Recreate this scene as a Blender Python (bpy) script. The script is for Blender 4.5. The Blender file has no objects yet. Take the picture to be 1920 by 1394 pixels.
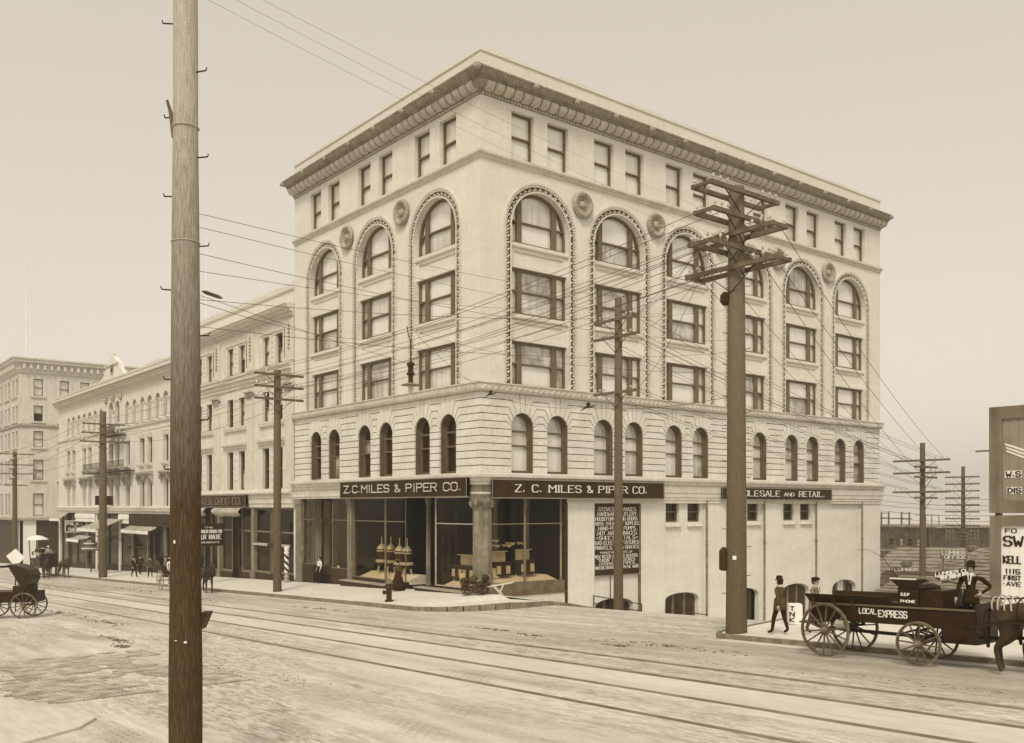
import bpy, bmesh, math, random
from mathutils import Vector, Matrix
from mathutils.geometry import tessellate_polygon
RND = random.Random(7)
PI = math.pi
SC = bpy.context.scene
COL = SC.collection

# ------------------------------------------------------------------ camera, sky, sun, exposure
CAM = Vector((36.643, -27.496, 4.212))
FW = (-0.77931, 0.62664)
RT = (0.62664, 0.77931)
FPX = 1761.0
cd = bpy.data.cameras.new('camera')
cd.sensor_width = 36.0
cd.lens = FPX / 1920 * 36
cd.shift_y = 253.0 / 1920
cd.clip_start = 0.1
cd.clip_end = 6000
cam = bpy.data.objects.new('camera', cd)
COL.objects.link(cam)
cam.location = CAM
cam.rotation_euler = (PI / 2, 0, math.atan2(-FW[0], FW[1]))
SC.camera = cam

SUN_EL, SUN_AZ = math.radians(50), math.radians(138)      # azimuth clockwise from +Y
w = bpy.data.worlds.new('World')
SC.world = w
w.use_nodes = True
nt = w.node_tree
nt.nodes.clear()
sky = nt.nodes.new('ShaderNodeTexSky')
sky.sky_type = 'NISHITA'
sky.sun_disc = False
sky.sun_elevation = SUN_EL
sky.sun_rotation = SUN_AZ
sky.dust_density = 4.0
bw = nt.nodes.new('ShaderNodeRGBToBW')
po = nt.nodes.new('ShaderNodeMath'); po.operation = 'POWER'; po.inputs[1].default_value = 0.32   # thin even overcast
tint = nt.nodes.new('ShaderNodeMix'); tint.data_type = 'RGBA'; tint.blend_type = 'MULTIPLY'
tint.inputs[0].default_value = 1.0
tint.inputs[7].default_value = (1.0, 0.91, 0.775, 1)
bg = nt.nodes.new('ShaderNodeBackground'); bg.inputs[1].default_value = 0.15
mul = nt.nodes.new('ShaderNodeMath'); mul.operation = 'MULTIPLY'; mul.inputs[1].default_value = 2.66
out = nt.nodes.new('ShaderNodeOutputWorld')
L_ = nt.links.new
L_(sky.outputs[0], bw.inputs[0]); L_(bw.outputs[0], po.inputs[0]); L_(po.outputs[0], mul.inputs[0])
L_(mul.outputs[0], tint.inputs[6]); L_(tint.outputs[2], bg.inputs[0]); L_(bg.outputs[0], out.inputs[0])

sd = bpy.data.lights.new('sun', 'SUN')
sd.energy = 1.5
sd.angle = math.radians(14)
sd.color = (1.0, 0.93, 0.8)
so = bpy.data.objects.new('sun', sd)
COL.objects.link(so)
sdir = Vector((math.sin(SUN_AZ) * math.cos(SUN_EL), math.cos(SUN_AZ) * math.cos(SUN_EL), math.sin(SUN_EL)))
so.rotation_euler = sdir.to_track_quat('Z', 'Y').to_euler()
so.location = (60, -60, 80)
SC.view_settings.view_transform = 'Standard'
SC.view_settings.look = 'None'
SC.view_settings.exposure = 0.52
SC.view_settings.gamma = 1.0
SC.view_settings.use_curve_mapping = False

# ------------------------------------------------------------------ materials (an old sepia print: one brown ramp for everything)
def sep(l):
    q = min(1.0, l / 0.2)
    return (min(1, l ** 0.90), l * q ** 0.15, 0.96 * l ** 1.18 * q ** 0.45)
MATS = {}
def mat(name, l, rough=0.8, var=0.12, scale=1.5, bump=0.0, bscale=20.0, spec=0.3, stretch=None, fine=0.0, fscale=30.0, streak=0.0, ior=1.45):
    if name in MATS: return MATS[name]
    m = bpy.data.materials.new(name); m.use_nodes = True
    n = m.node_tree.nodes; k = m.node_tree.links.new
    b = n['Principled BSDF']
    b.inputs['Roughness'].default_value = rough
    b.inputs['Specular IOR Level'].default_value = spec
    b.inputs['IOR'].default_value = ior
    geo = n.new('ShaderNodeNewGeometry')
    mp = n.new('ShaderNodeMapping')
    if stretch: mp.inputs['Scale'].default_value = stretch
    k(geo.outputs['Position'], mp.inputs[0])
    nz = n.new('ShaderNodeTexNoise'); nz.inputs['Scale'].default_value = scale; nz.inputs['Detail'].default_value = 6
    k(mp.outputs[0], nz.inputs[0])
    r = n.new('ShaderNodeValToRGB')
    r.color_ramp.elements[0].position = 0.3; r.color_ramp.elements[1].position = 0.7
    r.color_ramp.elements[0].color = (*sep(max(0.004, l * (1 - var))), 1)
    r.color_ramp.elements[1].color = (*sep(min(0.92, l * (1 + var))), 1)
    k(nz.outputs[0], r.inputs[0])
    last = r.outputs[0]
    def mulmix(fac_out, lo, hi, p0=0.35, p1=0.65):
        nonlocal last
        rr = n.new('ShaderNodeValToRGB')
        rr.color_ramp.elements[0].position = p0; rr.color_ramp.elements[1].position = p1
        rr.color_ramp.elements[0].color = (lo, lo, lo * 0.97, 1); rr.color_ramp.elements[1].color = (hi, hi, hi, 1)
        k(fac_out, rr.inputs[0])
        mx = n.new('ShaderNodeMix'); mx.data_type = 'RGBA'; mx.blend_type = 'MULTIPLY'; mx.inputs[0].default_value = 1
        k(last, mx.inputs[6]); k(rr.outputs[0], mx.inputs[7]); last = mx.outputs[2]
    if fine:
        f = n.new('ShaderNodeTexNoise'); f.inputs['Scale'].default_value = fscale; f.inputs['Detail'].default_value = 4
        k(mp.outputs[0], f.inputs[0]); mulmix(f.outputs[0], 1 - fine, 1.0)
    if streak:
        mp2 = n.new('ShaderNodeMapping'); mp2.inputs['Scale'].default_value = (2.2, 2.2, 0.22)
        k(geo.outputs['Position'], mp2.inputs[0])
        s = n.new('ShaderNodeTexNoise'); s.inputs['Scale'].default_value = 1.7; s.inputs['Detail'].default_value = 5
        k(mp2.outputs[0], s.inputs[0]); mulmix(s.outputs[0], 1 - streak, 1.0, 0.36, 0.56)
    k(last, b.inputs['Base Color'])
    if bump:
        bn = n.new('ShaderNodeTexNoise'); bn.inputs['Scale'].default_value = bscale; bn.inputs['Detail'].default_value = 5
        k(mp.outputs[0], bn.inputs[0])
        bp = n.new('ShaderNodeBump'); bp.inputs['Strength'].default_value = bump; bp.inputs['Distance'].default_value = 0.05
        k(bn.outputs[0], bp.inputs['Height']); k(bp.outputs[0], b.inputs['Normal'])
    MATS[name] = m
    return m

def glass_mat():
    m = bpy.data.materials.new('shop_glass'); m.use_nodes = True
    n = m.node_tree.nodes; k = m.node_tree.links.new
    n.clear()
    o = n.new('ShaderNodeOutputMaterial'); mx = n.new('ShaderNodeMixShader')
    t = n.new('ShaderNodeBsdfTransparent'); t.inputs[0].default_value = (0.90, 0.85, 0.75, 1)
    g = n.new('ShaderNodeBsdfGlossy'); g.inputs['Roughness'].default_value = 0.02; g.inputs[0].default_value = (*sep(0.8), 1)
    lw = n.new('ShaderNodeLayerWeight'); lw.inputs[0].default_value = 0.5
    p5 = n.new('ShaderNodeMath'); p5.operation = 'POWER'; p5.inputs[1].default_value = 4.5
    fr = n.new('ShaderNodeMath'); fr.operation = 'MULTIPLY_ADD'; fr.inputs[1].default_value = 0.5; fr.inputs[2].default_value = 0.008
    k(lw.outputs['Facing'], p5.inputs[0]); k(p5.outputs[0], fr.inputs[0])
    k(fr.outputs[0], mx.inputs[0]); k(t.outputs[0], mx.inputs[1]); k(g.outputs[0], mx.inputs[2]); k(mx.outputs[0], o.inputs[0])
    return m

def road_mat():
    m = bpy.data.materials.new('dirty_brick_road'); m.use_nodes = True
    n = m.node_tree.nodes; k = m.node_tree.links.new
    b = n['Principled BSDF']; b.inputs['Roughness'].default_value = 0.85; b.inputs['Specular IOR Level'].default_value = 0.25
    geo = n.new('ShaderNodeNewGeometry')
    def noise(scale, det=6, sc=(1, 1, 1), rot=0, rough=0.55):
        mp = n.new('ShaderNodeMapping'); mp.inputs['Scale'].default_value = sc; mp.inputs['Rotation'].default_value = (0, 0, rot)
        k(geo.outputs['Position'], mp.inputs[0])
        z = n.new('ShaderNodeTexNoise'); z.inputs['Scale'].default_value = scale; z.inputs['Detail'].default_value = det
        z.inputs['Roughness'].default_value = rough
        k(mp.outputs[0], z.inputs[0]); return z.outputs[0]
    def ramp(src, p0, p1, c0=(0, 0, 0, 1), c1=(1, 1, 1, 1)):
        r = n.new('ShaderNodeValToRGB'); r.color_ramp.elements[0].position = p0; r.color_ramp.elements[1].position = p1
        r.color_ramp.elements[0].color = c0; r.color_ramp.elements[1].color = c1
        k(src, r.inputs[0]); return r.outputs[0]
    def mix(a, bb, fac, mode='MIX'):
        x = n.new('ShaderNodeMix'); x.data_type = 'RGBA'; x.blend_type = mode
        if isinstance(fac, float): x.inputs[0].default_value = fac
        else: k(fac, x.inputs[0])
        for s, i in ((a, 6), (bb, 7)):
            if isinstance(s, tuple): x.inputs[i].default_value = s
            else: k(s, x.inputs[i])
        return x.outputs[2]
    base = ramp(noise(0.5, 8, (0.5, 1.5, 1)), 0.3, 0.7, (*sep(0.60), 1), (*sep(0.72), 1))
    # setts showing through the dust
    mp = n.new('ShaderNodeMapping'); k(geo.outputs['Position'], mp.inputs[0]); mp.inputs['Rotation'].default_value = (0, 0, PI / 2)
    br = n.new('ShaderNodeTexBrick'); br.inputs['Scale'].default_value = 1.0
    br.inputs['Brick Width'].default_value = 0.26; br.inputs['Row Height'].default_value = 0.125; br.inputs['Mortar Size'].default_value = 0.016
    br.inputs['Color1'].default_value = (*sep(0.62), 1); br.inputs['Color2'].default_value = (*sep(0.54), 1); br.inputs['Mortar'].default_value = (*sep(0.27), 1)
    k(mp.outputs[0], br.inputs[0])
    show = ramp(noise(0.45, 8, (0.5, 1.6, 1), 0, 0.65), 0.50, 0.66)
    c = mix(base, br.outputs[0], show)
    # wheel-drawn streaks along the street, damp and dung patches
    st = ramp(noise(0.9, 8, (0.10, 1.9, 1)), 0.36, 0.58, (0.74, 0.72, 0.67, 1), (1, 1, 1, 1))
    c = mix(c, st, 0.85, 'MULTIPLY')
    sp = ramp(noise(1.15, 9, (0.32, 1.5, 1), 0, 0.68), 0.62, 0.74)
    c = mix(c, (*sep(0.20), 1), sp)
    gr = ramp(noise(26, 4), 0.3, 0.7, (0.80, 0.79, 0.76, 1), (1, 1, 1, 1))
    c = mix(c, gr, 1.0, 'MULTIPLY')
    # gritty scuffed patches drawn out along the traffic
    zone = ramp(noise(0.16, 5, (0.5, 1.6, 1)), 0.40, 0.56)
    grit = ramp(noise(5.5, 10, (0.45, 1.7, 1), 0, 0.72), 0.45, 0.62)
    gm = n.new('ShaderNodeMath'); gm.operation = 'MULTIPLY'; k(zone, gm.inputs[0]); k(grit, gm.inputs[1])
    c = mix(c, (*sep(0.24), 1), gm.outputs[0])
    gs = ramp(noise(3.2, 9, (0.3, 2.2, 1), 0, 0.7), 0.60, 0.70)
    gq = n.new('ShaderNodeMath'); gq.operation = 'MULTIPLY'; gq.inputs[1].default_value = 0.6; k(gs, gq.inputs[0])
    c = mix(c, (*sep(0.26), 1), gq.outputs[0])
    # the muddier standing lane beside the kerb, where horses wait, dirtiest past the side street
    sx = n.new('ShaderNodeSeparateXYZ'); k(geo.outputs['Position'], sx.inputs[0])
    def span(src, a0, a1, b0, b1):
        m1 = n.new('ShaderNodeMapRange'); m1.interpolation_type = 'SMOOTHSTEP'; m1.inputs[1].default_value = a0; m1.inputs[2].default_value = a1; k(src, m1.inputs[0])
        m2 = n.new('ShaderNodeMapRange'); m2.interpolation_type = 'SMOOTHSTEP'; m2.inputs[1].default_value = b0; m2.inputs[2].default_value = b1; m2.inputs[3].default_value = 1; m2.inputs[4].default_value = 0; k(src, m2.inputs[0])
        q = n.new('ShaderNodeMath'); q.operation = 'MULTIPLY'; k(m1.outputs[0], q.inputs[0]); k(m2.outputs[0], q.inputs[1]); return q.outputs[0]
    lane = span(sx.outputs[1], -10.2, -8.2, -5.6, -4.9)
    mud = ramp(noise(1.3, 8, (0.35, 1.4, 1), 0, 0.65), 0.36, 0.62, (0.35, 0.35, 0.35, 1), (1, 1, 1, 1))
    xr = n.new('ShaderNodeMapRange'); xr.inputs[1].default_value = 8; xr.inputs[2].default_value = 24; xr.inputs[3].default_value = 0.35; xr.inputs[4].default_value = 0.85; k(sx.outputs[0], xr.inputs[0])
    l1 = n.new('ShaderNodeMath'); l1.operation = 'MULTIPLY'; k(lane, l1.inputs[0]); k(mud, l1.inputs[1])
    l2 = n.new('ShaderNodeMath'); l2.operation = 'MULTIPLY'; k(l1.outputs[0], l2.inputs[0]); k(xr.outputs[0], l2.inputs[1])
    c = mix(c, (*sep(0.26), 1), l2.outputs[0])
    k(c, b.inputs['Base Color'])
    bp = n.new('ShaderNodeBump'); bp.inputs['Strength'].default_value = 0.5; bp.inputs['Distance'].default_value = 0.03
    k(noise(9, 6, (0.7, 1.3, 1)), bp.inputs['Height']); k(bp.outputs[0], b.inputs['Normal'])
    return m

def pole_mat(name, l0, l1, z0, z1, bands=()):
    """weathered round timber: grain along the shaft, paler towards the top (lens flare painted in on the near pole)"""
    m = bpy.data.materials.new(name); m.use_nodes = True
    n = m.node_tree.nodes; k = m.node_tree.links.new
    b = n['Principled BSDF']; b.inputs['Roughness'].default_value = 0.85; b.inputs['Specular IOR Level'].default_value = 0.15
    geo = n.new('ShaderNodeNewGeometry')
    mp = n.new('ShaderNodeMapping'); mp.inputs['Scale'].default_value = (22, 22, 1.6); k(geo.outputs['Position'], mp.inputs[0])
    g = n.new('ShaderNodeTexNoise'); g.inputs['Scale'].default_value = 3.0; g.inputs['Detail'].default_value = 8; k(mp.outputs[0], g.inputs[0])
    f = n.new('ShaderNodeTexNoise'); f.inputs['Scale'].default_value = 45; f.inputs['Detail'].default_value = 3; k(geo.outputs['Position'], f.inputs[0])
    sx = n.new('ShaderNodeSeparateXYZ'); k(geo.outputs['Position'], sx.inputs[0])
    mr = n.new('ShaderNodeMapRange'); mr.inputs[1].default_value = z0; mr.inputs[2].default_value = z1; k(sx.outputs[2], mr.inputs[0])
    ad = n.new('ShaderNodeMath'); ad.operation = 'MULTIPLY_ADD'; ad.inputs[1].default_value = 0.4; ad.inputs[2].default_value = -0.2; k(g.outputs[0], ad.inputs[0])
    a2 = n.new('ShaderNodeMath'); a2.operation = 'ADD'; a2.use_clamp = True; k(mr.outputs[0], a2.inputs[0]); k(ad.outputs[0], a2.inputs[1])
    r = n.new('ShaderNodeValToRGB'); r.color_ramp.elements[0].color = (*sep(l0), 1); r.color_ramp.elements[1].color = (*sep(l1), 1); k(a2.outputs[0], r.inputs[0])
    r2 = n.new('ShaderNodeValToRGB'); r2.color_ramp.elements[0].position = 0.3; r2.color_ramp.elements[1].position = 0.7
    r2.color_ramp.elements[0].color = (0.74, 0.73, 0.70, 1); r2.color_ramp.elements[1].color = (1.12, 1.12, 1.12, 1); k(g.outputs[0], r2.inputs[0])
    r3 = n.new('ShaderNodeValToRGB'); r3.color_ramp.elements[0].position = 0.3; r3.color_ramp.elements[1].position = 0.7
    r3.color_ramp.elements[0].color = (0.78, 0.77, 0.75, 1); k(f.outputs[0], r3.inputs[0])
    last = r.outputs[0]
    for s in (r2.outputs[0], r3.outputs[0]):
        x = n.new('ShaderNodeMix'); x.data_type = 'RGBA'; x.blend_type = 'MULTIPLY'; x.inputs[0].default_value = 1
        k(last, x.inputs[6]); k(s, x.inputs[7]); last = x.outputs[2]
    k(last, b.inputs['Base Color'])
    bp = n.new('ShaderNodeBump'); bp.inputs['Strength'].default_value = 0.6; bp.inputs['Distance'].default_value = 0.03
    k(g.outputs[0], bp.inputs['Height']); k(bp.outputs[0], b.inputs['Normal'])
    return m

WALL = mat('cream_pressed_brick', 0.72, 0.75, 0.06, 0.35, 0.5, 9, 0.25, stretch=(.8, .8, 3.2), fine=0.09, fscale=4, streak=0.035)
STONE = mat('cream_rusticated_stone', 0.72, 0.75, 0.10, 0.9, 0.5, 9, 0.25, fine=0.14, fscale=6, streak=0.05)
TRIM = mat('cream_terracotta', 0.62, 0.65, 0.10, 2.0, 0.3, 18, 0.3, fine=0.12, fscale=6)
ORN = mat('weathered_terracotta', 0.36, 0.7, 0.25, 3.0, 0.4, 20, 0.3, fine=0.2, fscale=9)
GROOVE = mat('joint_shadow', 0.11, 0.9, 0.2)  # shadow in the stone joints, put into the backing colour
FRAME = mat('brown_painted_sash', 0.13, 0.5, 0.15, 3, spec=0.14)
DARKWOOD = mat('dark_brown_woodwork', 0.045, 0.5, 0.3, 2, fine=0.3, fscale=12, spec=0.14)
INTERIOR = mat('dim_shop_interior', 0.014, 0.9, 0.4, 0.5)
P_LIGHT = mat('pane_white_blind', 0.72, 0.06, 0.04, 0.6, spec=1.0, streak=0.05, ior=1.9)
P_SHADE = mat('pane_buff_shade', 0.58, 0.06, 0.18, 0.8, spec=1.0, streak=0.2, ior=1.8)
P_LACE = mat('pane_lace_curtain', 0.50, 0.06, 0.5, 1.3, spec=1.0, streak=0.35, fine=0.2, ior=1.7)
P_DARK = mat('pane_dark_room', 0.03, 0.06, 0.5, 0.8, spec=0.35, streak=0.3)
SIGN = mat('brown_sign_paint', 0.036, 0.55, 0.2, 0.8, fine=0.25, fscale=4, streak=0.2, spec=0.14)
LETTER = mat('white_sign_lettering', 0.74, 0.5, 0.06)
BULB = mat('glass_sign_bulb', 0.62, 0.2, 0.1, spec=0.5)
IRON = mat('dark_cast_iron', 0.035, 0.5, 0.3, 4, spec=0.14)
PAINTCOL = mat('grey_painted_iron_column', 0.24, 0.6, 0.2, 1.5, fine=0.25, fscale=5, streak=0.35)
PAVE = mat('pale_pavement', 0.64, 0.85, 0.07, 0.35, 0.2, 9, 0.2, fine=0.10, fscale=3, stretch=(0.6, 1.6, 1))
KERB = mat('brown_granite_kerb', 0.22, 0.85, 0.3, 3, 0.4, 25, 0.2, fine=0.3, fscale=14)
KERBTOP = KERB
EARTH = mat('bare_ground', 0.24, 0.9, 0.25, 0.2, 0.4, 3)
PLANK = mat('weathered_plank', 0.27, 0.85, 0.3, 1.2, 0.4, 8, stretch=(0.3, 4, 4), fine=0.3)
ROOFING = mat('shingle_roof', 0.27, 0.85, 0.35, 1.0, 0.5, 6, fine=0.3, fscale=5)
GREYWALL = mat('dark_wharf_boards', 0.18, 0.85, 0.3, 0.6, fine=0.3, fscale=2, streak=0.4)
WHITE = mat('chalky_white_paint', 0.78, 0.6, 0.05)
CANVAS = mat('pale_canvas', 0.40, 0.85, 0.2, 2.5, 0.4, 6, streak=0.3)
WIRE = mat('weathered_wire', 0.07, 0.6, 0.1)
INSUL = mat('glass_insulator', 0.5, 0.15, 0.2, spec=0.6)
RAIL = mat('worn_steel_rail', 0.21, 0.42, 0.3, 1.0, spec=0.5)
BLACKPAINT = mat('black_wagon_paint', 0.022, 0.4, 0.3, 2.5, fine=0.3, fscale=10, spec=0.14)
WHEELWOOD = mat('muddy_wheel_wood', 0.10, 0.7, 0.4, 5, fine=0.3)
TYRE = mat('muddy_iron_tyre', 0.17, 0.6, 0.3, 5)
HORSE = mat('dark_bay_coat', 0.035, 0.55, 0.35, 3, 0.15, 30, 0.35)
HAIRM = mat('black_mane', 0.015, 0.6, 0.2)
LEATHER = mat('black_harness', 0.02, 0.45, 0.2)
CLOTH = mat('black_wool_suit', 0.022, 0.9, 0.25, 8, 0.2, 30, 0.1)
CLOTH2 = mat('brown_tweed', 0.07, 0.9, 0.25, 8, 0.2, 30, 0.1)
CLOTH3 = mat('pale_dress', 0.4, 0.9, 0.15, 5)
SKIN = mat('skin', 0.33, 0.6, 0.08)
PANELWOOD = mat('grey_billboard_boards', 0.19, 0.8, 0.15, 1.0, fine=0.15, streak=0.25)
BRICKP = mat('paving_brick', 0.40, 0.85, 0.45, 2.0, 0.4, 20, fine=0.2)
GLASS = glass_mat()
ROAD = road_mat()
POLE = pole_mat('creosoted_pole', 0.105, 0.16, -2, 12)
BIGPOLE = pole_mat('weathered_big_pole', 0.115, 0.19, 0, 13)
NEARPOLE = pole_mat('flare_pale_near_pole', 0.06, 0.52, 4.2, 10.2)  # pale upper shaft is lens flare put into the wood colour
ARM = mat('pole_cross_arm_wood', 0.12, 0.8, 0.3, 4)
WATERM = mat("pale_bay_water", 0.5, 0.25, 0.1, 0.05, 0.3, 0.6, 0.5)

# ------------------------------------------------------------------ mesh helpers
class MB:
    def __init__(s): s.v = []; s.f = []
    def add(s, vs, fs):
        o = len(s.v); s.v += [tuple(p) for p in vs]; s.f += [tuple(i + o for i in f) for f in fs]; return s
    def box(s, a, b):
        (x0, y0, z0), (x1, y1, z1) = a, b
        return s.add([(x0, y0, z0), (x1, y0, z0), (x1, y1, z0), (x0, y1, z0), (x0, y0, z1), (x1, y0, z1), (x1, y1, z1), (x0, y1, z1)],
                     [(0, 3, 2, 1), (4, 5, 6, 7), (0, 1, 5, 4), (1, 2, 6, 5), (2, 3, 7, 6), (3, 0, 4, 7)])
    def bar(s, p, q, w, h=None):
        """square bar from p to q"""
        h = h or w
        p, q = Vector(p), Vector(q); d = (q - p).normalized()
        up = Vector((0, 0, 1)) if abs(d.z) < 0.95 else Vector((1, 0, 0))
        a = d.cross(up).normalized() * (w / 2); c = a.cross(d).normalized() * (h / 2)
        vs = [p - a - c, p + a - c, p + a + c, p - a + c, q - a - c, q + a - c, q + a + c, q - a + c]
        return s.add(vs, [(0, 1, 2, 3), (7, 6, 5, 4), (0, 4, 5, 1), (1, 5, 6, 2), (2, 6, 7, 3), (3, 7, 4, 0)])
    def tube(s, pts, r, n=6, cap=True):
        pts = [Vector(p) for p in pts]
        rs = r if isinstance(r, (list, tuple)) else [r] * len(pts)
        rings = []
        for i, p in enumerate(pts):
            d = (pts[min(i + 1, len(pts) - 1)] - pts[max(i - 1, 0)]).normalized()
            up = Vector((0, 0, 1)) if abs(d.z) < 0.9 else Vector((1, 0, 0))
            a = d.cross(up).normalized(); c = d.cross(a)
            rings.append([p + (a * math.cos(2 * PI * j / n) + c * math.sin(2 * PI * j / n)) * rs[i] for j in range(n)])
        vs = [p for g in rings for p in g]; fs = []
        for i in range(len(pts) - 1):
            for j in range(n):
                fs.append((i * n + j, i * n + (j + 1) % n, (i + 1) * n + (j + 1) % n, (i + 1) * n + j))
        if cap: fs += [tuple(range(n - 1, -1, -1)), tuple((len(pts) - 1) * n + j for j in range(n))]
        return s.add(vs, fs)
    def lathe(s, prof, c=(0, 0, 0), n=12, axis='z'):
        vs = []; fs = []
        for r, z in prof:
            for j in range(n):
                a = 2 * PI * j / n; x, y = r * math.cos(a), r * math.sin(a)
                p = {'z': (x, y, z), 'y': (x, z, y), 'x': (z, x, y)}[axis]
                vs.append((p[0] + c[0], p[1] + c[1], p[2] + c[2]))
        for i in range(len(prof) - 1):
            for j in range(n):
                fs.append((i * n + j, i * n + (j + 1) % n, (i + 1) * n + (j + 1) % n, (i + 1) * n + j))
        if prof[0] != prof[-1]: fs += [tuple(range(n - 1, -1, -1)), tuple((len(prof) - 1) * n + j for j in range(n))]
        return s.add(vs, fs)
    def prism(s, poly, w0, w1):
        """(u,v) outline in a facade's own plane, from w0 (inner) to w1 (outer); local axes: x=u, y=-w, z=v"""
        n = len(poly)
        vs = [(u, -w1, v) for u, v in poly] + [(u, -w0, v) for u, v in poly]
        fs = [tuple(range(n)), tuple(range(2 * n - 1, n - 1, -1))]
        fs += [(i, n + i, n + (i + 1) % n, (i + 1) % n) for i in range(n)]
        return s.add(vs, fs)
    def wall(s, outer, holes, w, depth, back=False):
        """flat wall with openings and their reveals"""
        loops = [[Vector((u, v, 0)) for u, v in l] for l in [outer] + holes]
        flat = [p for l in loops for p in l]
        tris = tessellate_polygon(loops)
        s.add([(p.x, -w, p.y) for p in flat], [tuple(t) for t in tris])
        for h in holes:
            n = len(h)
            s.add([(u, -w, v) for u, v in h] + [(u, -(w - depth), v) for u, v in h],
                  [(i, (i + 1) % n, n + (i + 1) % n, n + i) for i in range(n)])
        if back:
            s.add([(p.x, -(w - depth), p.y) for p in flat], [tuple(t) for t in tris])
            n = len(outer)
            s.add([(u, -w, v) for u, v in outer] + [(u, -(w - depth), v) for u, v in outer],
                  [(i, (i + 1) % n, n + (i + 1) % n, n + i) for i in range(n)])
        return s
    def sweep(s, prof, u0, u1, m0=0.0, m1=0.0, caps=True):
        """moulding: profile [(w,v)] run from u0 to u1; ends shifted by m*w for mitres"""
        n = len(prof)
        vs = [(u0 + m0 * w_, -w_, v) for w_, v in prof] + [(u1 + m1 * w_, -w_, v) for w_, v in prof]
        fs = [(i, i + 1, n + i + 1, n + i) for i in range(n - 1)]
        if caps: fs += [tuple(range(n)), tuple(range(2 * n - 1, n - 1, -1))]
        return s.add(vs, fs)
    def mesh(s, name='mesh', smooth=False):
        me = bpy.data.meshes.new(name); me.from_pydata(s.v, [], s.f); me.update()
        bm = bmesh.new(); bm.from_mesh(me); bmesh.ops.recalc_face_normals(bm, faces=bm.faces); bm.to_mesh(me); bm.free()
        if smooth:
            for p in me.polygons: p.use_smooth = True
        return me

def thing(name, label, cat, loc=(0, 0, 0), rotz=0.0, group=None, kind=None):
    o = bpy.data.objects.new(name, None); COL.objects.link(o)
    o.location = loc; o.rotation_euler = (0, 0, rotz); o['label'] = label; o['category'] = cat
    o.empty_display_size = 0.3
    if group: o['group'] = group
    if kind: o['kind'] = kind
    return o
def tag(o, label, cat, group=None, kind=None):
    o['label'] = label; o['category'] = cat
    if group: o['group'] = group
    if kind: o['kind'] = kind
    return o
def obj(name, m, mt, parent=None, loc=(0, 0, 0), rot=(0, 0, 0), smooth=False, label=None, kind=None):
    me = m if isinstance(m, bpy.types.Mesh) else m.mesh(name, smooth)
    if mt is not None:
        if not me.materials: me.materials.append(mt)
        o = bpy.data.objects.new(name, me)
        if me.materials[0] != mt:
            o.material_slots[0].link = 'OBJECT'; o.material_slots[0].material = mt
    else: o = bpy.data.objects.new(name, me)
    COL.objects.link(o); o.parent = parent; o.location = loc; o.rotation_euler = rot
    if label: o['label'] = label
    if kind: o['kind'] = kind
    return o
def struct(name, m, mt, parent=None, **k):
    o = obj(name, m, mt, parent, **k)
    if not parent: o['kind'] = 'structure'
    return o
def dup(root, loc, rotz=None, label=None, group=None):
    def cp(o, par):
        c = o.copy(); COL.objects.link(c); c.parent = par
        for ch in o.children: cp(ch, c)
        return c
    r = cp(root, None); r.location = loc
    if rotz is not None: r.rotation_euler = (r.rotation_euler[0], r.rotation_euler[1], rotz)
    if label: r['label'] = label
    if group: r['group'] = group
    return r
class Fac:
    """a facade plane: origin, quarter turn; root = its building"""
    def __init__(s, root, o, a=0.0): s.root = root; s.o = Vector(o); s.a = a
    def part(s, name, m, mt, u=0, w=0, v=0, **k):
        p = Matrix.Rotation(s.a, 3, 'Z') @ Vector((u, -w, v)) + s.o - Vector(s.root.location)
        return obj(name, m, mt, s.root, p, (0, 0, s.a), **k)
CACHE = {}
def cached(key, fn):
    if key not in CACHE: CACHE[key] = fn()
    return CACHE[key]
def rect(u0, u1, v0, v1): return [(u0, v0), (u1, v0), (u1, v1), (u0, v1)]
def arch(uc, hw, v0, vs, n=14, r=None):
    """round-headed opening outline, springing at vs"""
    return [(uc - hw, v0), (uc + hw, v0)] + [(uc + hw * math.cos(PI * i / n), vs + (r or hw) * math.sin(PI * i / n)) for i in range(n + 1)]
def seg_arch(u0, u1, v0, vs, rise, n=10):
    c, h = (u0 + u1) / 2, (u1 - u0) / 2
    return [(u0, v0), (u1, v0)] + [(c + h * math.cos(PI * i / n) , vs + rise * math.sin(PI * i / n) ** 0.8) for i in range(n + 1)]
def inset(poly, d):
    n = len(poly); a = sum(poly[i][0] * poly[(i + 1) % n][1] - poly[(i + 1) % n][0] * poly[i][1] for i in range(n))
    sg = 1 if a > 0 else -1; res = []
    for i in range(n):
        p0, p1, p2 = Vector(poly[i - 1]), Vector(poly[i]), Vector(poly[(i + 1) % n])
        e1 = (p1 - p0); e2 = (p2 - p1)
        if e1.length < 1e-5 or e2.length < 1e-5: res.append(tuple(p1)); continue
        e1.normalize(); e2.normalize()
        n1 = Vector((-e1.y, e1.x)) * sg; n2 = Vector((-e2.y, e2.x)) * sg
        b = n1 + n2; q = max(0.35, b.dot(n1))
        res.append(tuple(p1 + b * (d / q)))
    return res

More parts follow.
